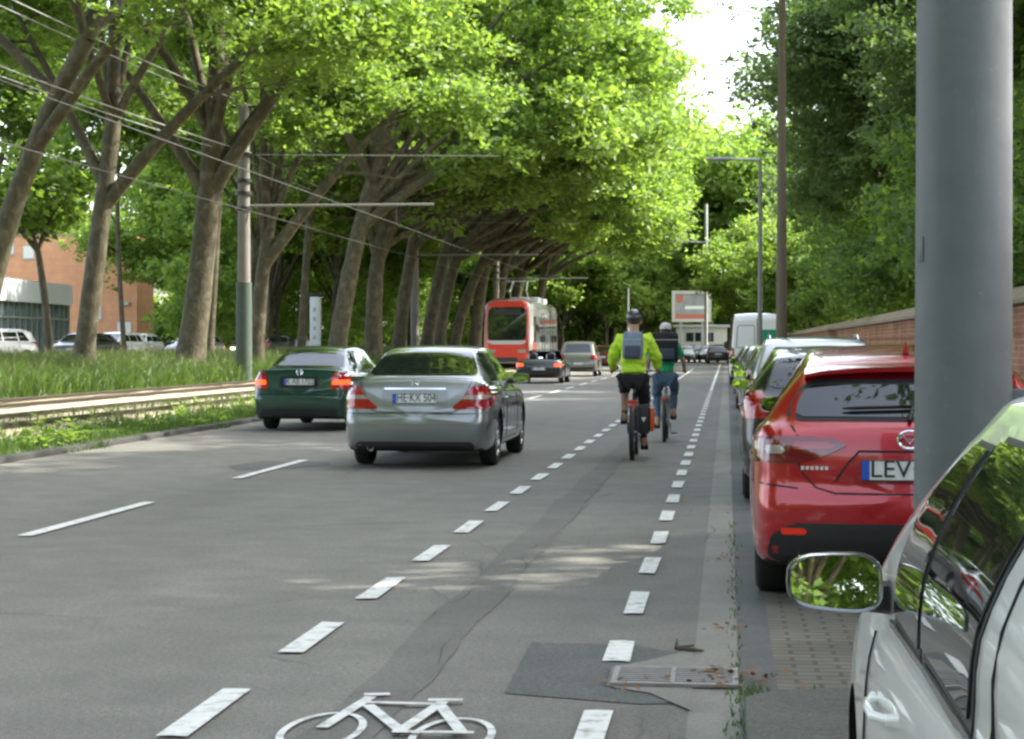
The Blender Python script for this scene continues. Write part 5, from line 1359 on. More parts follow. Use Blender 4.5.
def hedge(name, p0, p1, w, h, n_leaf, size, mats, label, seed):
    """a long clipped hedge: leaf clumps along a woody core"""
    r = np.random.default_rng(seed); p0, p1 = Vector(p0), Vector(p1); L_ = (p1-p0).length; C_, Rr = [], []
    k = int(L_/1.2)
    for i in range(k):
        p = p0.lerp(p1, (i+.5)/k)
        for z in np.arange(.5, h, .9): C_.append((p.x + r.normal()*w*.25, p.y + r.normal()*.3, p.z + z + r.normal()*.15)); Rr.append(w*.55*(.8 + .4*r.random()))
    root = empty(name, label, 'hedge')
    link('crown', leaf_mesh('crown', C_, Rr, n_leaf, size, mats, seed, .9), root)
    mb = MB()
    for i in range(0, k, 2):
        p = p0.lerp(p1, (i+.5)/k); mb.tube([(p.x, p.y, p.z-.1), (p.x+.1, p.y, p.z+h*.6)], [.06, .02], 5)
    mb.build('trunk', M_bark2, root); return root
hedge('hedge', (-37, 128, BANK), (-22, 232, BANK), 2.6, 6.5, 60000, .20, [M_leafB, M_leafA], 'long tall hedge closing the view beyond the other carriageway', 201)
hedge('hedge', (-72, 196, BANK), (-42, 186, BANK), 2.6, 5.5, 30000, .24, [M_leafA, M_leafB], 'hedge running behind the orange building', 202)
hedge('hedge', (-24, 232, 0), (14, 226, 0), 2.8, 4.5, 45000, .24, [M_leafC, M_leafA], 'hedge under the trees at the far end of the street', 203)

hedge('hedge', (-21.5, -66, BANK), (-21.5, 2, BANK), 3.0, 9.0, 42000, .22, [M_leafA, M_leafC], 'tall hedge added along the tracks behind the viewer for reflections', 204)  # both hedges added unseen behind the camera, for windows and mirrors to reflect
hedge('hedge', (-20, -70, 0), (12, -70, 0), 3.0, 8.0, 20000, .24, [M_leafA, M_leafC], 'tall hedge added across the street far behind the viewer for reflections', 205)

# ------------------------------------------------------------------ buildings
M_orange = bricks('orange_facade', (.60, .30, .16), (.57, .28, .15), (.50, .26, .15), 2.4, .6, .02, 'XZ', .004, var=.1)
M_fascia = mat('grey_fascia', (.42, .44, .45), .6, noise=.08, nscale=.6)
M_wpane = mat('blind_window', (.66, .65, .60), .4)
def office():
    Y = 165; xl, xr = X_at(-60, Y), X_at(137, Y); H = CAM_H + (345-233)*Y/F_PX
    root = empty('office_block', 'orange brick office block with a column of pale windows', 'building', ((xl+xr)/2, Y, BANK)); w = (xr-xl)/2
    b = MB(); b.box(-w, 0, -.6, w, 5, H-BANK); b.build('wall', M_orange, root, smooth=False)
    b = MB(); b.box(-w-.05, -.05, H-BANK, w+.05, 5.05, H-BANK+.25); b.build('roof_edge', M_coping, root, smooth=False)
    def zz(y): return CAM_H + (345-y)*Y/F_PX - BANK
    for (x0, y0, x1, y1) in ((92, 245, 101, 257), (92, 275, 101, 288), (92, 305, 101, 318), (2, 238, 14, 250), (24, 243, 34, 255), (118, 322, 131, 335)):
        X0, X1 = X_at(x0, Y)-(xl+xr)/2, X_at(x1, Y)-(xl+xr)/2
        f = MB(); f.box(X0-.06, -.03, zz(y1)-.06, X1+.06, .0, zz(y0)+.06); fo = f.build('window', M_fascia, root, smooth=False)
        f = MB(); f.box(X0, -.05, zz(y1), X1, -.031, zz(y0)); f.build('pane', M_wpane, fo, smooth=False)
        f = MB(); f.box(X0-.1, -.1, zz(y1)-.14, X1+.1, -.0, zz(y1)-.07); f.build('sill', M_fascia, fo, smooth=False)
    s_ = MB(); s_.box(X_at(124, Y)-(xl+xr)/2-.3, -.3, zz(304), X_at(124, Y)-(xl+xr)/2+.5, -.05, zz(301)); s_.build('wall_lamp', M_fascia, root, smooth=False)
office()
def glasshall():
    # long low hall whose front runs towards the street
    a, b = Vector((X_at(70, 112), 112, BANK)), Vector((X_at(-90, 86), 86, BANK)); d = (b - a); L_ = d.length; ang = math.atan2(d.y, d.x)
    root = empty('glass_hall', 'low hall with a grey fascia over a tall glazed front, left of the orange block', 'building', tuple(a), ang)
    Ht = 4.95 - BANK
    w = MB(); w.box(0, -9, -.6, L_, -.2, Ht); w.build('wall', M_fascia, root, smooth=False)
    f = MB(); f.box(-.05, -.2, Ht-1.15, L_, .15, Ht+.05); f.build('fascia', M_hallfascia, root, smooth=False)
    g = MB(); g.box(.1, -.19, .3, L_-.1, -.08, Ht-1.16); g.build('glazing', M_hallglass, root, smooth=False)
    k = 0.; i = 0
    while k < L_:
        m_ = MB(); m_.box(k, -.08, .1, k+.09, .0, Ht-1.16); m_.build('mullion', M_galv, root, smooth=False); k += 1.05
    m_ = MB(); m_.box(0, -.075, Ht-2.05, L_, -.01, Ht-1.95); m_.build('transom', M_galv, root, smooth=False)
M_hallfascia = mat('pale_fascia', (.66, .70, .72), .5, noise=.06)
M_hallglass = mat('hall_glass', (.13, .19, .20), .05, coat=1., noise=.3, nscale=.5)
glasshall()
# low white kiosk and billboard at the end of the street
M_render = mat('off_white_render', (.52, .50, .45), .8, noise=.15, nscale=1.5)
def kiosk():
    Y = 196; x0, x1 = X_at(676, Y), X_at(727, Y)
    root = empty('white_kiosk', 'low white building with dark windows under the billboard', 'building', ((x0+x1)/2, Y, 0)); w = (x1-x0)/2
    H = CAM_H + (345-327)*Y/F_PX
    b = MB(); b.box(-w, 0, -.1, w, 5, H); b.build('wall', M_render, root, smooth=False)
    b = MB(); b.box(-w-.3, -.4, H, w+.3, 5.2, H+.22); b.build('roof', M_fascia, root, smooth=False)
    for px in (690, 699, 710):
        X = X_at(px, Y)-(x0+x1)/2; f = MB(); f.box(X-.42, -.05, 1.75, X+.42, -.001, 2.75); fo = f.build('window', M_fascia, root, smooth=False)
        g = MB(); g.box(X-.36, -.07, 1.81, X+.36, -.051, 2.69); g.build('pane', M_glass, fo, smooth=False)
kiosk()
def billboard():
    Y = 191.5; xc = X_at(691.5, Y); root = empty('billboard', 'large white framed billboard on posts showing a street poster', 'billboard', (xc, Y, 0))
    z0, z1 = CAM_H + (345-322)*Y/F_PX, CAM_H + (345-291)*Y/F_PX; w = 19.5*Y/F_PX
    f = MB()
    t = .3
    for q in ((-w, z0, w, z0+t), (-w, z1-t, w, z1), (-w, z0+t, -w+t, z1-t), (w-t, z0+t, w, z1-t)): f.box(q[0], -.2, q[1], q[2], .2, q[3])
    f.build('frame', M_render, root, smooth=False)
    m = mat('poster_grey', (.30, .31, .30), .5, noise=.5, nscale=1.2); p = MB(); p.box(-w+t, -.1, z0+t, w-t, .1, z1-t); po = p.build('poster', m, root, smooth=False)
    m2 = mat('poster_rust', (.50, .16, .10), .5, noise=.3); s_ = MB(); s_.box(-w+.5, -.12, z0+1.9, -w+1.1, -.101, z0+2.6); s_.box(-w+t, -.12, z0+t, w-t, -.101, z0+.75)
    s_.build('printed_shapes', m2, po, smooth=False)
    s_ = MB(); s_.box(-w+1.3, -.125, z0+1.25, w-.6, -.101, z0+1.55); s_.build('printed_car', P_white, po, smooth=False)
    for x in (-w*.55, w*.55):
        l = MB(); l.box(x-.12, -.12, 0, x+.12, .12, z0); l.build('post', M_galv, root, smooth=False)
billboard()
# white advertising column among the trees
def column():
    Y = 104; x = X_at(315.5, Y); root = empty('advertising_column', 'narrow white advertising column with a dark cap among the tree trunks', 'sign', (x, Y, BANK)); H = CAM_H + (345-293)*Y/F_PX - BANK
    b = MB(); b.box(-.26, -.26, -.05, .26, .26, H-.15); b.build('panel', M_hallfascia, root, bevel=.04)
    b = MB(); b.box(-.3, -.3, H-.15, .3, .3, H); b.build('cap', M_black, root, bevel=.03)
    b = MB(); 
    for z in (1.2, 1.7, 2.2, 2.7): b.box(-.08, -.27, z, .08, -.26, z+.22)
    b.build('faded_print', M_fascia, root, smooth=False)
column()
bx = MB(); bx.box(-.35, -.2, 0, .35, .2, 1.1); ub = empty('utility_box', 'small pale utility box beside the advertising column', 'utility box', (X_at(303, 100), 100, BANK)); bx.build('cabinet', M_fascia, ub, bevel=.02)
bx = MB(); bx.box(-.38, -.23, 1.1, .38, .23, 1.16); bx.build('lid', M_galv, ub, bevel=.01)

# cars on the other carriageway, coming towards the viewer
def oncoming(px, Y, pm, lab, spec=None, name='hatchback', rz=180):
    c = car_hatch((X_at(px, Y), Y, BANK+.004), R(rz), pm, lab, spec or hatch_spec(4.3, 1.78, 1.5, .32), 'plain', None, name)
    return c
oc1 = oncoming(27, 84, P_silver2, 'pale silver car with a bright windscreen at the left edge behind the grass', mpv_spec(4.5, 1.85, 1.62), 'people_carrier', rz=150)
oc2 = oncoming(108, 92, P_anth, 'dark car showing just its roof between the first two tree trunks', rz=165)
oc3 = oncoming(133, 96, P_white, 'white estate car to the left of the thickest tree trunk', mpv_spec(4.5, 1.8, 1.55), 'estate_car', rz=172)
oc4 = oncoming(150, 99, P_white, 'white car nearest the left side of the thickest tree trunk')
oc5 = oncoming(212, 104, P_silver, 'grey silver car right of the thickest tree trunk', rz=170)
oc6 = oncoming(262, 110, P_darkred, 'dark red car behind the grass right of the nearest tram pole')
oc7 = oncoming(288, 112, P_anth, 'dark grey car parked left of the advertising column')
M_headlamp = emis('lit_headlamp', (1., .85, .6), 3.0, (.8, .75, .6))
oc1.patch('lit_headlight', M_headlamp, 'front', [(.66, -.80, -.55), (.76, -.80, -.55)], .02, 5, 3)
oc6.patch('lit_headlight', M_headlamp, 'front', [(.62, .5, .8), (.74, .5, .8)], .02, 5, 3)

# ------------------------------------------------------------------ tram
def tram():
    Y = 100.5; X = X_at(507, Y) - .02
    root = empty('tram', 'red and white tram with a big dark windscreen coming down the near track', 'tram', (X, Y, .255), R(180.0))
    # local +y is the front; build nose at y=L
    L_ = 16; W = 2.65; H = 3.62
    M_tred = paint('tram_red', (.55, .035, .02), 0, .35); M_tgrey = paint('tram_grey', (.20, .21, .20), 0, .35)
    def sect(y, k, m_, drop=0., back=0):
        hw = W/2*k; pts = [(0, .25), (hw*.9, .25), (hw, .45), (hw, 1.2), (hw*.985, 2.2), (hw*.95, H-.5-drop), (hw*.86, H-.18-drop), (hw*.6, H-.03-drop), (0, H-drop)]
        h = catmull(pts, 3); return [(p[0], y, p[1]) for p in h] + [(-p[0], y, p[1]) for p in h[-2:0:-1]]
    rings = [sect(y, k, 0, d) for y, k, d in ((0, .9, .1), (.3, .97, .03), (1, 1, 0), (14.2, 1, 0), (15, .985, .0), (15.5, .95, .02), (15.85, .90, .06), (16, .86, .12))]
    M = len(rings[0]); V = []; 
    for r in rings:
        for x, y, z in r:
            yy = y - (max(0, z-1.1)*.22 if y > 15.2 else 0); V.append((x, yy, z))
    Fc = [(i*M+k, i*M+(k+1) % M, (i+1)*M+(k+1) % M, (i+1)*M+k) for i in range(len(rings)-1) for k in range(M)] + [tuple(range(M)), tuple((len(rings)-1)*M+k for k in range(M))]
    b = MB(); b.add(V, Fc)
    body = b.build('body', M_tgrey, root, ang=50)
    class T: pass
    t = Car.__new__(Car); t.root = root; t.L = L_; t.W = W; t.pm = M_tred; t.bvh = BVHTree.FromPolygons([v.co.copy() for v in body.data.vertices], [list(p.vertices) for p in body.data.polygons])
    t.patch('front_mask', M_tred, 'front', [(.35, -1.1, 1.1), (.6, -1.16, 1.16), (1.4, -1.16, 1.16), (2.6, -1.14, 1.14), (3.25, -1.05, 1.05), (3.48, -.85, .85)], .03, 20, 20)
    t.patch('windscreen', M_glass, 'front', [(1.42, -.72, .72), (1.5, -.98, .98), (2.2, -1.02, 1.02), (3.0, -.98, .98), (3.16, -.8, .8)], .05, 16, 12)
    t.patch('destination_display', M_black, 'front', [(2.76, -.7, .7), (3.04, -.7, .7)], .06, 10, 3)
    t.patch('wiper_panel', M_fascia, 'front', [(1.22, -.75, .75), (1.34, -1.0, 1.0), (1.42, -.95, .95)], .05, 12, 4)
    t.patch('headlight', M_clear, 'front', [(.78, .62, .98), (.86, .55, 1.02), (.96, .62, 1.0)], .05, 6, 4, mirror=True)
    t.patch('coupler_cover', M_black, 'front', [(.32, -.6, .6), (.55, -.55, .55)], .045, 8, 4)
    for ax in ('left', 'right'):
        k = 1.4
        while k < 13.5:
            t.patch('side_window', M_glass, ax, [(1.35, k, k+1.9), (2.7, k, k+1.9)], .012, 4, 6); k += 2.15
        t.patch('red_side_panel', M_tred, ax, [(.4, 13.9, 15.2), (1.25, 13.9, 15.1), (1.3, 14, 15)], .012, 5, 6)
        t.patch('driver_window', M_glass, ax, [(1.35, 13.7, 14.9), (2.7, 13.7, 14.75)], .012, 5, 6)
        for y in (4, 9):
            t.ribbon('door_gap', M_gap, ax, [[(y-.1, .4), (y-.1, 2.9), (y+1.4, 2.9), (y+1.4, .4)]], .05, .02)
    t.patch('red_roof_front', M_tred, 'top', [(13, -.95, .95), (14.9, -.9, .9)], .02, 12, 8)
    p = MB()
    p.tube([(-.5, 9, H-.03), (-.45, 10.4, H+.5), (-.4, 9.2, H+1.1)], .03, 6); p.tube([(.5, 9, H-.03), (.45, 10.4, H+.5), (.4, 9.2, H+1.1)], .03, 6)
    p.tube([(-.8, 9.2, H+1.1), (.8, 9.2, H+1.1)], .035, 6); p.build('pantograph', M_galv, root)
    for y in (2, 5): rb = MB(); rb.box(-.8, y, H-.06, .8, y+2.2, H+.26); rb.build('roof_equipment', M_fascia, root, bevel=.05)
    for y in (2, 3.8, 11.3, 13.1):
        for sx in (-1, 1):
            w = MB(); w.lathe([(0, -.06), (.30, -.06), (.33, -.03), (.33, .05), (.0, .05)], axis='X', n=20); w.build('wheel', M_rail, root, loc=(sx*.72, y, .33))
    sk = MB(); sk.box(-1.1, .4, .06, 1.1, 15, .3); sk.build('skirt', M_under, root, smooth=False)
    for sx in (-1, 1):
        m_ = MB(); m_.tube([(sx*1.2, 14.9, 2.3), (sx*1.5, 15.2, 2.25)], .02, 6); m_.ball((sx*1.55, 15.2, 2.1), (.09, .05, .2)); m_.build('side_mirror', M_black, root)
    root.location.y = Y + L_ ; root.rotation_euler = (0, 0, R(180.0))
tram()

# ------------------------------------------------------------------ bicycles and riders
def bicycle(loc, frame_m, label, upright=True, rz=0.):
    root = empty('bicycle', label, 'bicycle', loc, rz); Rw = .345
    hub_r, hub_f = Vector((0, 0, Rw)), Vector((0, 1.10, Rw)); bb = Vector((0, .45, .29)); seat = Vector((0, .20, .97)); head_t = Vector((0, .88, .98)); head_b = Vector((0, .93, .74))
    for c_ in (hub_r, hub_f):
        t = MB(); pts = [(0, c_.y + (Rw-.02)*math.cos(a), c_.z + (Rw-.02)*math.sin(a)) for a in np.linspace(0, 2*math.pi, 41)]
        t.tube(pts, .021, 8, caps=False); w = t.build('wheel', M_tyre, root)
        r = MB(); r.tube([(0, c_.y + (Rw-.045)*math.cos(a), c_.z + (Rw-.045)*math.sin(a)) for a in np.linspace(0, 2*math.pi, 41)], .011, 6, caps=False); r.build('rim', M_rim, w)
        s_ = MB()
        for k in range(18):
            a = 2*math.pi*k/18; s_.tube([c_ + Vector((.025*(1 if k % 2 else -1), 0, 0)), c_ + Vector((0, (Rw-.05)*math.cos(a), (Rw-.05)*math.sin(a)))], .0018, 4)
        s_.lathe([(0, -.05), (.02, -.05), (.02, .05), (0, .05)], tuple(c_), 'X', 10); s_.build('spokes', M_rim, w, merge=False)
    f = MB()
    for a, b, q in ((bb, Vector((0, .24, .84)), .017), (Vector((0, .25, .82)), head_t - Vector((0, 0, .08)), .015), (bb, head_b, .018), (head_b, head_t, .018)): f.tube([a, b], q, 10)
    for sx in (-1, 1):
        f.tube([bb + Vector((sx*.02, 0, 0)), hub_r + Vector((sx*.06, 0, 0))], .010, 8); f.tube([Vector((0, .25, .80)), hub_r + Vector((sx*.06, 0, 0))], .009, 8)
        f.tube([head_b + Vector((sx*.02, 0, -.02)), head_b + Vector((sx*.05, .03, -.06)), hub_f + Vector((sx*.055, 0, 0))], .012, 8)
    f.build('frame', frame_m, root, merge=False)
    s_ = MB(); s_.tube([(0, .24, .84), (0, .21, .97)], .013, 8); s_.build('seat_post', M_galv, root)
    s_ = MB(); s_.ball((0, .14, .985), (.085, .10, .035)); s_.tube([(0, .16, .985), (0, .30, .99), (0, .40, .985)], [.06, .035, .02], 10, flat=.6); s_.build('saddle', M_black, root, merge=False)
    h = MB(); h.tube([head_t, head_t + Vector((0, -.01, .14))], .014, 8); h.tube([(-.30, .78, 1.10), (-.20, .86, 1.12), (0, .88, 1.12), (.20, .86, 1.12), (.30, .78, 1.10)], .012, 8); h.build('handlebar', M_galv, root, merge=False)
    for sx in (-1, 1):
        g = MB(); g.tube([(sx*.31, .72, 1.095), (sx*.30, .80, 1.105)], .018, 8); g.build('grip', M_black, root)
    c = MB(); c.tube([(-.06, .45, .29), (.06, .45, .29)], .02, 8); c.lathe([(0, .05), (.095, .05), (.095, .056), (0, .056)], (0, .45, .29), 'X', 24)
    c.tube([(.075, .45, .29), (.085, .47, .12)], .010, 6); c.tube([(-.075, .45, .29), (-.085, .43, .46)], .010, 6); c.build('crankset', M_rim, root, merge=False)
    for sx, (y, z) in ((1, (.47, .12)), (-1, (.43, .46))):
        p = MB(); p.box(sx*.09 if sx > 0 else -.18, y-.04, z-.012, .18 if sx > 0 else -.09, y+.04, z+.012); p.build('pedal', M_black, root, bevel=.004)
    m = MB(); n_ = 14; vs = []
    for i in range(n_+1):
        a = R(0) + R(200)*i/n_; ry = .375
        for x, o_ in ((-.03, -.008), (0, .004), (.03, -.008)): vs.append((x, (ry+o_)*math.cos(a + R(60)), Rw + (ry+o_)*math.sin(a + R(60))))
    vs2 = []
    m.add(vs, [(i*3+k, i*3+k+1, (i+1)*3+k+1, (i+1)*3+k) for i in range(n_) for k in range(2)]); m.build('mudguard', M_black, root, merge=False)
    k = MB()
    for sx in (-1, 1): k.tube([(sx*.065, 0, Rw), (sx*.065, -.14, .70), (sx*.065, .22, .72)], .006, 6); k.tube([(sx*.065, 0, Rw), (sx*.065, .05, .71)], .006, 6)
    for y in (-.12, 0, .12, .2): k.tube([(-.065, y, .712), (.065, y, .712)], .005, 6)
    k.build('luggage_rack', M_galv, root, merge=False)
    l = MB(); l.box(-.045, -.165, .655, .045, -.14, .70); l.build('rear_reflector', M_refl, root, bevel=.006)
    return root
def skin_mesh(name, J, E, m, parent, sub=2, loc=None, wrinkle=0):
    names = list(J); me = bpy.data.meshes.new(name)
    me.from_pydata([J[n][0] for n in names], [(names.index(a), names.index(b)) for a, b in E], [])
    o = link('tmp', me); md = o.modifiers.new('s', 'SKIN'); md.use_smooth_shade = True
    for i, n in enumerate(names):
        r = J[n][1]; r = r if hasattr(r, '__len__') else (r, r)
        me.skin_vertices[0].data[i].radius = r; me.skin_vertices[0].data[i].use_root = (i == 0)
    s_ = o.modifiers.new('u', 'SUBSURF'); s_.levels = sub; s_.render_levels = sub
    dg = bpy.context.evaluated_depsgraph_get(); dg.update()
    out = bpy.data.meshes.new_from_object(o.evaluated_get(dg)); out.name = name; bpy.data.objects.remove(o)
    if wrinkle:
        from mathutils import noise
        nn = [v.normal.copy() for v in out.vertices]
        for v, n_ in zip(out.vertices, nn):
            p = v.co; k = noise.noise(Vector((p.x*9, p.y*9, p.z*16 + p.x*7))) + .5*noise.noise(Vector((p.x*22, p.y*22, p.z*30)))
            v.co = p + n_ * (wrinkle * k)
    out.materials.clear(); out.materials.append(m); out.polygons.foreach_set('use_smooth', [True]*len(out.polygons))
    return link(name, out, parent, loc)
M_hivis = mat('yellow_green_jacket', (.58, .86, .05), .8, noise=.08, nscale=9, bump=1.0, bscale=9)
M_shorts = mat('black_fabric', (.012, .012, .014), .85, noise=.3, nscale=9, bump=1.0, bscale=14)
M_packblue = mat('blue_grey_backpack', (.17, .22, .30), .8, noise=.5, nscale=14, bump=.4)
M_packdark = mat('dark_backpack', (.05, .06, .09), .8, noise=.3)
M_greenshirt = mat('green_shirt', (.015, .42, .20), .8, noise=.12, nscale=8, bump=1.0, bscale=10)
M_jeans = mat('blue_denim', (.08, .14, .22), .9, noise=.25, nscale=10, bump=1.0, bscale=14)
M_pannier = mat('pannier_black', (.02, .02, .022), .6, noise=.2)
M_panorange = mat('pannier_orange', (.62, .10, .02), .6, noise=.15)
M_helmet = mat('dark_helmet', (.03, .032, .035), .35, coat=.5)
M_cap = mat('white_cap', (.66, .65, .62), .8)
def rider(loc, label, top_m, leg_m, kind, k=1.):
    root = empty('person', label, 'person', loc); root.scale = (k, k, k)
    # joints (local metres, riding towards +y)
    pel = (0, .17, 1.05); ch = (0, .26, 1.34); nk = (0, .33, 1.60); hd = (0, .36, 1.76)
    shL, shR = (-.175, .31, 1.53), (.175, .31, 1.53); elL, elR = (-.285, .42, 1.28), (.285, .42, 1.28); wrL, wrR = (-.295, .67, 1.13), (.295, .67, 1.13); haL, haR = (-.298, .735, 1.125), (.298, .735, 1.125)
    hpL, hpR = (-.10, .17, 1.0), (.10, .17, 1.0)
    knL, knR = (-.13, .56, .90), (.13, .50, .70); anL, anR = (-.125, .38, .53), (.125, .40, .22); toL, toR = (-.135, .52, .475), (.135, .56, .145); heL, heR = (-.125, .34, .475), (.125, .36, .15)
    if kind == 1:   # both feet low: pedals level
        knL, knR = (-.14, .50, .72), (.14, .56, .86); anL, anR = (-.125, .30, .30), (.125, .42, .44); toL, toR = (-.14, .42, .22), (.135, .56, .38); heL, heR = (-.125, .24, .25), (.125, .38, .385)
    J = {'pel': (pel, (.135, .10)), 'wa': ((0, .21, 1.18), (.125, .09)), 'ch': (ch, (.15, .105)), 'up': ((0, .31, 1.49), (.12, .085)), 'nk': (nk, .052), 'hd0': ((0, .35, 1.67), (.068, .075)), 'hd': (hd, (.078, .092)), 'hd2': ((0, .36, 1.83), (.055, .065)),
         'shL': (shL, .062), 'elL': (elL, .043), 'wrL': (wrL, .028), 'haL': (haL, (.036, .02)), 'shR': (shR, .062), 'elR': (elR, .043), 'wrR': (wrR, .028), 'haR': (haR, (.036, .02)),
         'hpL': (hpL, .095), 'knL': (knL, .060), 'anL': (anL, .038), 'heL': (heL, .034), 'toL': (toL, (.04, .025)), 'hpR': (hpR, .095), 'knR': (knR, .060), 'anR': (anR, .038), 'heR': (heR, .034), 'toR': (toR, (.04, .025))}
    def lerp(a, b, t): return tuple(a[i] + (b[i]-a[i])*t for i in range(3))
    E = [('pel', 'wa'), ('wa', 'ch'), ('ch', 'up'), ('up', 'nk'), ('nk', 'hd0'), ('hd0', 'hd'), ('hd', 'hd2')]
    for s in 'LR':
        J['cf'+s] = (lerp(J['kn'+s][0], J['an'+s][0], .3), .055); J['th'+s] = (lerp(J['hp'+s][0], J['kn'+s][0], .5), .078)
        E += [('up', 'sh'+s), ('sh'+s, 'el'+s), ('el'+s, 'wr'+s), ('wr'+s, 'ha'+s), ('pel', 'hp'+s), ('hp'+s, 'th'+s), ('th'+s, 'kn'+s), ('kn'+s, 'cf'+s), ('cf'+s, 'an'+s), ('an'+s, 'he'+s), ('an'+s, 'to'+s)]
        sx = -1 if s == 'L' else 1; h = J['ha'+s][0]
        for fi in range(4):
            bx_ = h[0] - sx*.0 + sx*(.027 - .018*fi); a = (bx_, h[1]+.02, h[2]+.008); n1, n2, n3 = 'f%d1%s' % (fi, s), 'f%d2%s' % (fi, s), 'f%d3%s' % (fi, s)
            l = (.9, 1.05, 1, .8)[fi]
            J[n1] = (a, .009); J[n2] = ((bx_, h[1]+.02+.035*l, h[2]-.004), .0085); J[n3] = ((bx_, h[1]+.02+.03*l, h[2]-.034*l), .008)
            E += [('ha'+s, n1), (n1, n2), (n2, n3)]
        J['t1'+s] = ((h[0]-sx*.04, h[1]-.005, h[2]-.005), .010); J['t2'+s] = ((h[0]-sx*.045, h[1]+.03, h[2]-.02), .0085); E += [('ha'+s, 't1'+s), ('t1'+s, 't2'+s)]
    body = skin_mesh('body', J, E, M_skin, root)
    # face and ears (turned away from the viewer, looking up the street)
    fm = MB(); fm.ball((0, .452, 1.745), (.014, .022, .022)); fm.build('nose', M_skin, root, merge=False)
    for sx in (-1, 1):
        e = MB(); e.ball((sx*.083, .355, 1.75), (.012, .022, .034)); e.build('ear', M_skin, root)
        e = MB(); e.ball((sx*.032, .437, 1.775), (.013, .008, .008)); e.build('eye', M_cap, root)
    mo = MB(); mo.ball((0, .437, 1.702), (.024, .008, .006)); mo.build('mouth', M_red_dark, root)
    ha = MB(); ha.ball((0, .34, 1.785), (.086, .098, .092), 18); ha.build('hair', M_hair, root)
    # clothes: the same limbs, a little thicker, ending at cuffs and hems
    def sub(ns, es, add): return {n: (J[n][0], tuple(q + add for q in (J[n][1] if hasattr(J[n][1], '__len__') else (J[n][1], J[n][1])))) for n in ns}, es
    pu = .028 if kind == 0 else .016
    j, e = sub(['ch', 'wa', 'up', 'shL', 'elL', 'shR', 'elR'], None, pu)
    j = {k_: j[k_] for k_ in ('ch', 'wa', 'up', 'shL', 'elL', 'shR', 'elR')}
    j['hem'] = ((0, .165, 1.10 if kind == 0 else 1.13), (.175, .125) if kind == 0 else (.145, .11)); j['hem2'] = ((0, .15, 1.055 if kind == 0 else 1.06), (.18, .13) if kind == 0 else (.145, .11))
    ed = [('ch', 'wa'), ('ch', 'up'), ('wa', 'hem'), ('hem', 'hem2'), ('up', 'shL'), ('shL', 'elL'), ('up', 'shR'), ('shR', 'elR')]
    if kind == 0:
        for s in 'LR':
            j['cu'+s] = (lerp(J['el'+s][0], J['wr'+s][0], .92), .044); ed.append(('el'+s, 'cu'+s))
            j['ee'+s] = (lerp(J['el'+s][0], J['wr'+s][0], .4), .056); ed[-1] = ('el'+s, 'ee'+s); ed.append(('ee'+s, 'cu'+s))
        j['col'] = ((0, .325, 1.575), .07); ed.append(('up', 'col'))
    else:
        for s in 'LR':
            j['el'+s] = (lerp(J['sh'+s][0], J['el'+s][0], .75), .058)
    skin_mesh('jacket' if kind == 0 else 'shirt', j, ed, top_m, root, 4, wrinkle=.022)
    j = {'pel': (pel, (.152, .118))}; ed = []
    for s in 'LR':
        end = ('kn', .0) if kind == 0 else ('an', 0.)
        j['hp'+s] = (J['hp'+s][0], .118); j['th'+s] = (J['th'+s][0], .098); j['kn'+s] = (J['kn'+s][0], .078)
        ed += [('pel', 'hp'+s), ('hp'+s, 'th'+s), ('th'+s, 'kn'+s)]
        t = .28 if kind == 0 else .90
        if kind == 1: j['cf'+s] = (J['cf'+s][0], .068); ed.append(('kn'+s, 'cf'+s)); j['en'+s] = (lerp(J['kn'+s][0], J['an'+s][0], t), .052); ed.append(('cf'+s, 'en'+s))
        else: j['en'+s] = (lerp(J['kn'+s][0], J['an'+s][0], t), .072); ed.append(('kn'+s, 'en'+s))
    skin_mesh('shorts' if kind == 0 else 'jeans', j, ed, leg_m, root, 4, wrinkle=.016)
    for s in 'LR':
        a, h, t = J['an'+s][0], J['he'+s][0], J['to'+s][0]
        skin_mesh('shoe', {'a': ((h[0], h[1], h[2]+.0), .046), 'b': (lerp(h, t, .5), (.046, .04)), 'c': (t, (.045, .032)), 'd': ((t[0], t[1]+.05, t[2]), (.036, .024)), 'e': (lerp(h, a, .75), .045)}, [('a', 'b'), ('b', 'c'), ('c', 'd'), ('a', 'e')], M_shorts, root)
        if kind == 0: skin_mesh('sock', {'a': (a, .044), 'b': (lerp(a, J['kn'+s][0], .25), .046)}, [('a', 'b')], M_shorts, root)
    hm = MB()
    if kind == 0:
        n_ = 20
        hm.lathe([(.108, 0), (.113, .012), (.112, .05), (.10, .09), (.07, .125), (.03, .142), (0, .145)], (0, 0, 0), n=n_)
        for i in range(len(hm.v)): x, y, z = hm.v[i]; hm.v[i] = (x*.9, .345 + y*1.15, 1.775 + z*.9)
        ho = hm.build('helmet', M_helmet, root)
        st = MB(); st.tube([(-.092, .36, 1.79), (-.06, .38, 1.66), (0, .40, 1.645), (.06, .38, 1.66), (.092, .36, 1.79)], .006, 6); st.build('chin_strap', M_black, ho)
        for x in (-.04, 0, .04): 
            v = MB(); v.tube([(x, .25, 1.84), (x*.9, .28, 1.875), (x*.7, .36, 1.91)], .009, 6); v.build('helmet_rib', M_galv, ho)
    else:
        hm.lathe([(.098, 0), (.10, .02), (.09, .07), (.05, .10), (0, .105)], n=20)
        for i in range(len(hm.v)): x, y, z = hm.v[i]; hm.v[i] = (x*.95, .35 + y*1.05, 1.80 + z)
        hm.box(-.07, .44, 1.80, .07, .52, 1.812); hm.build('cap', M_cap, root, merge=False)
    return root
b1 = (X_at(633, 24.75), 24.7, .0)
bic1 = bicycle(b1, M_black, 'dark touring bicycle carrying a black and orange pannier')
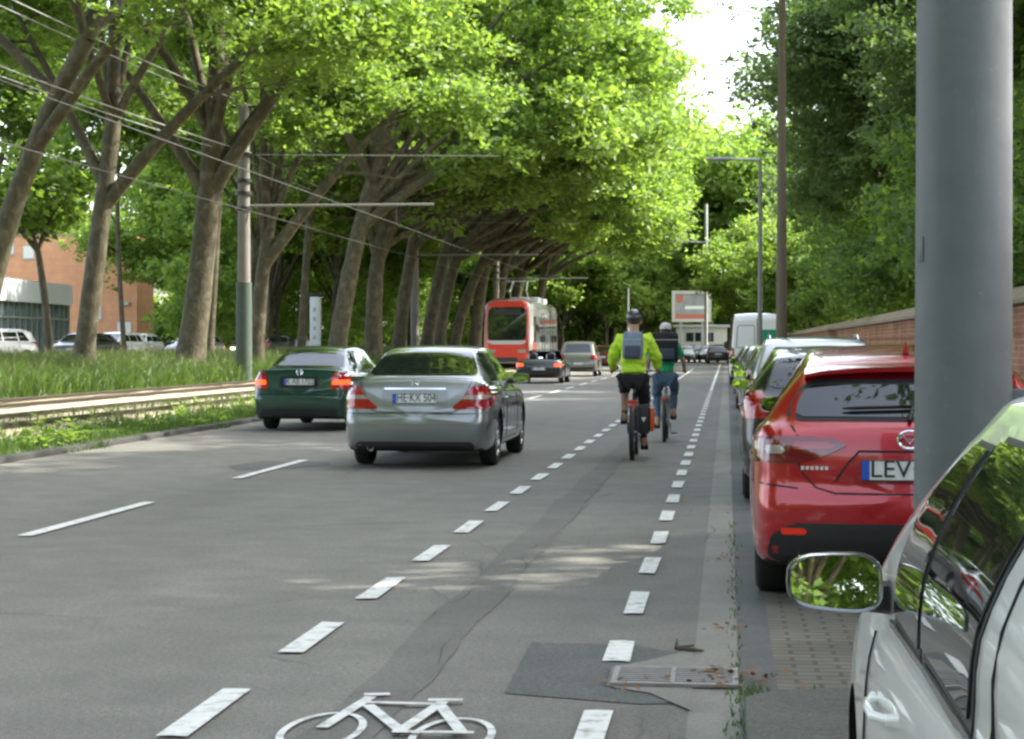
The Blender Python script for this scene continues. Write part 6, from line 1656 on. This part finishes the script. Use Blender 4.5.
per1 = rider(b1, 'cyclist in yellow green jacket, black shorts and helmet with a blue grey backpack', M_hivis, M_shorts, 0, 1.0)
# backpack worn by the rider
def backpack(loc, big):
    if not big:
        root = empty('backpack', 'small blue grey backpack on the yellow green jacket', 'backpack', loc)
        b = MB(); b.box(-.13, -.11, 1.27, .13, .06, 1.62); o = b.build('bag', M_packblue, root, bevel=.045)
        for v in o.data.vertices: v.co.y += .30*(v.co.z - 1.27); v.co.x *= 1 - .25*max(0, v.co.z-1.4)
        p = MB(); p.box(-.10, -.135, 1.29, .10, -.10, 1.44); q = p.build('front_pocket', M_packdark, root, bevel=.02)
        for v in q.data.vertices: v.co.y += .30*(v.co.z - 1.27)
        z = MB()
        for k in (1.46, 1.52): z.tube([(-.11, -.108 + .3*(k-1.27), k), (.11, -.108 + .3*(k-1.27), k)], .006, 6)
        z.build('zip', M_galv, root, merge=False)
        for sx in (-1, 1):
            s_ = MB(); s_.tube([(sx*.09, .13, 1.58), (sx*.11, .24, 1.625), (sx*.12, .36, 1.60), (sx*.12, .42, 1.48), (sx*.12, .38, 1.36)], .016, 6, flat=.5); s_.build('strap', M_packdark, root)
    else:
        root = empty('delivery_backpack', 'big black box backpack worn over the green shirt', 'backpack', loc)
        b = MB(); b.box(-.20, -.26, 1.30, .20, .06, 1.74); o = b.build('bag', M_shorts, root, bevel=.05)
        for v in o.data.vertices: v.co.y += .16*(v.co.z - 1.30)
        t = MB(); t.box(-.203, -.262 + .05, 1.62, .203, .11, 1.635); t.build('zip', M_galv, root)
        p = MB(); p.box(-.15, -.285, 1.34, .15, -.24, 1.50); q = p.build('front_pocket', M_packdark, root, bevel=.015)
        for sx in (-1, 1):
            s_ = MB(); s_.tube([(sx*.10, .10, 1.62), (sx*.12, .25, 1.62), (sx*.12, .40, 1.50), (sx*.12, .36, 1.34)], .018, 6, flat=.5); s_.build('strap', M_packdark, root)
backpack(b1, False)
def pannier(loc):
    root = empty('pannier', 'black pannier with orange side hanging right of the rear wheel', 'bag', loc)
    b = MB(); b.box(.075, -.17, .33, .215, .13, .70); b.build('bag', M_pannier, root, bevel=.03)
    o = MB(); o.box(.216, -.15, .36, .275, .11, .66); o.build('side_pocket', M_panorange, root, bevel=.035)
    p = MB(); p.add([(.115, -.178, .54), (.175, -.178, .54), (.145, -.178, .48)], [(0, 1, 2)]); p.add([(.115, -.172, .54), (.175, -.172, .54), (.145, -.172, .48)], [(0, 1, 2)]); p.build('reflective_badge', P_white, root, smooth=False)
    c = MB(); c.box(-.07, -.13, .715, .07, .06, .755); c.build('red_roll', M_panred, root, bevel=.015)
M_panred = mat('red_cloth', (.50, .05, .02), .7, noise=.2)
pannier(b1)
b2 = (X_at(665, 29.35), 29.3, .0)
bic2 = bicycle(b2, M_galv, 'slim grey city bicycle ridden ahead of the yellow green jacket')
per2 = rider(b2, 'cyclist in white cap, green shirt and blue jeans ahead of the yellow green jacket', M_greenshirt, M_jeans, 1, .94)
bic2.scale = (.94, .94, .94)
backpack((b2[0], b2[1], -.10), True)
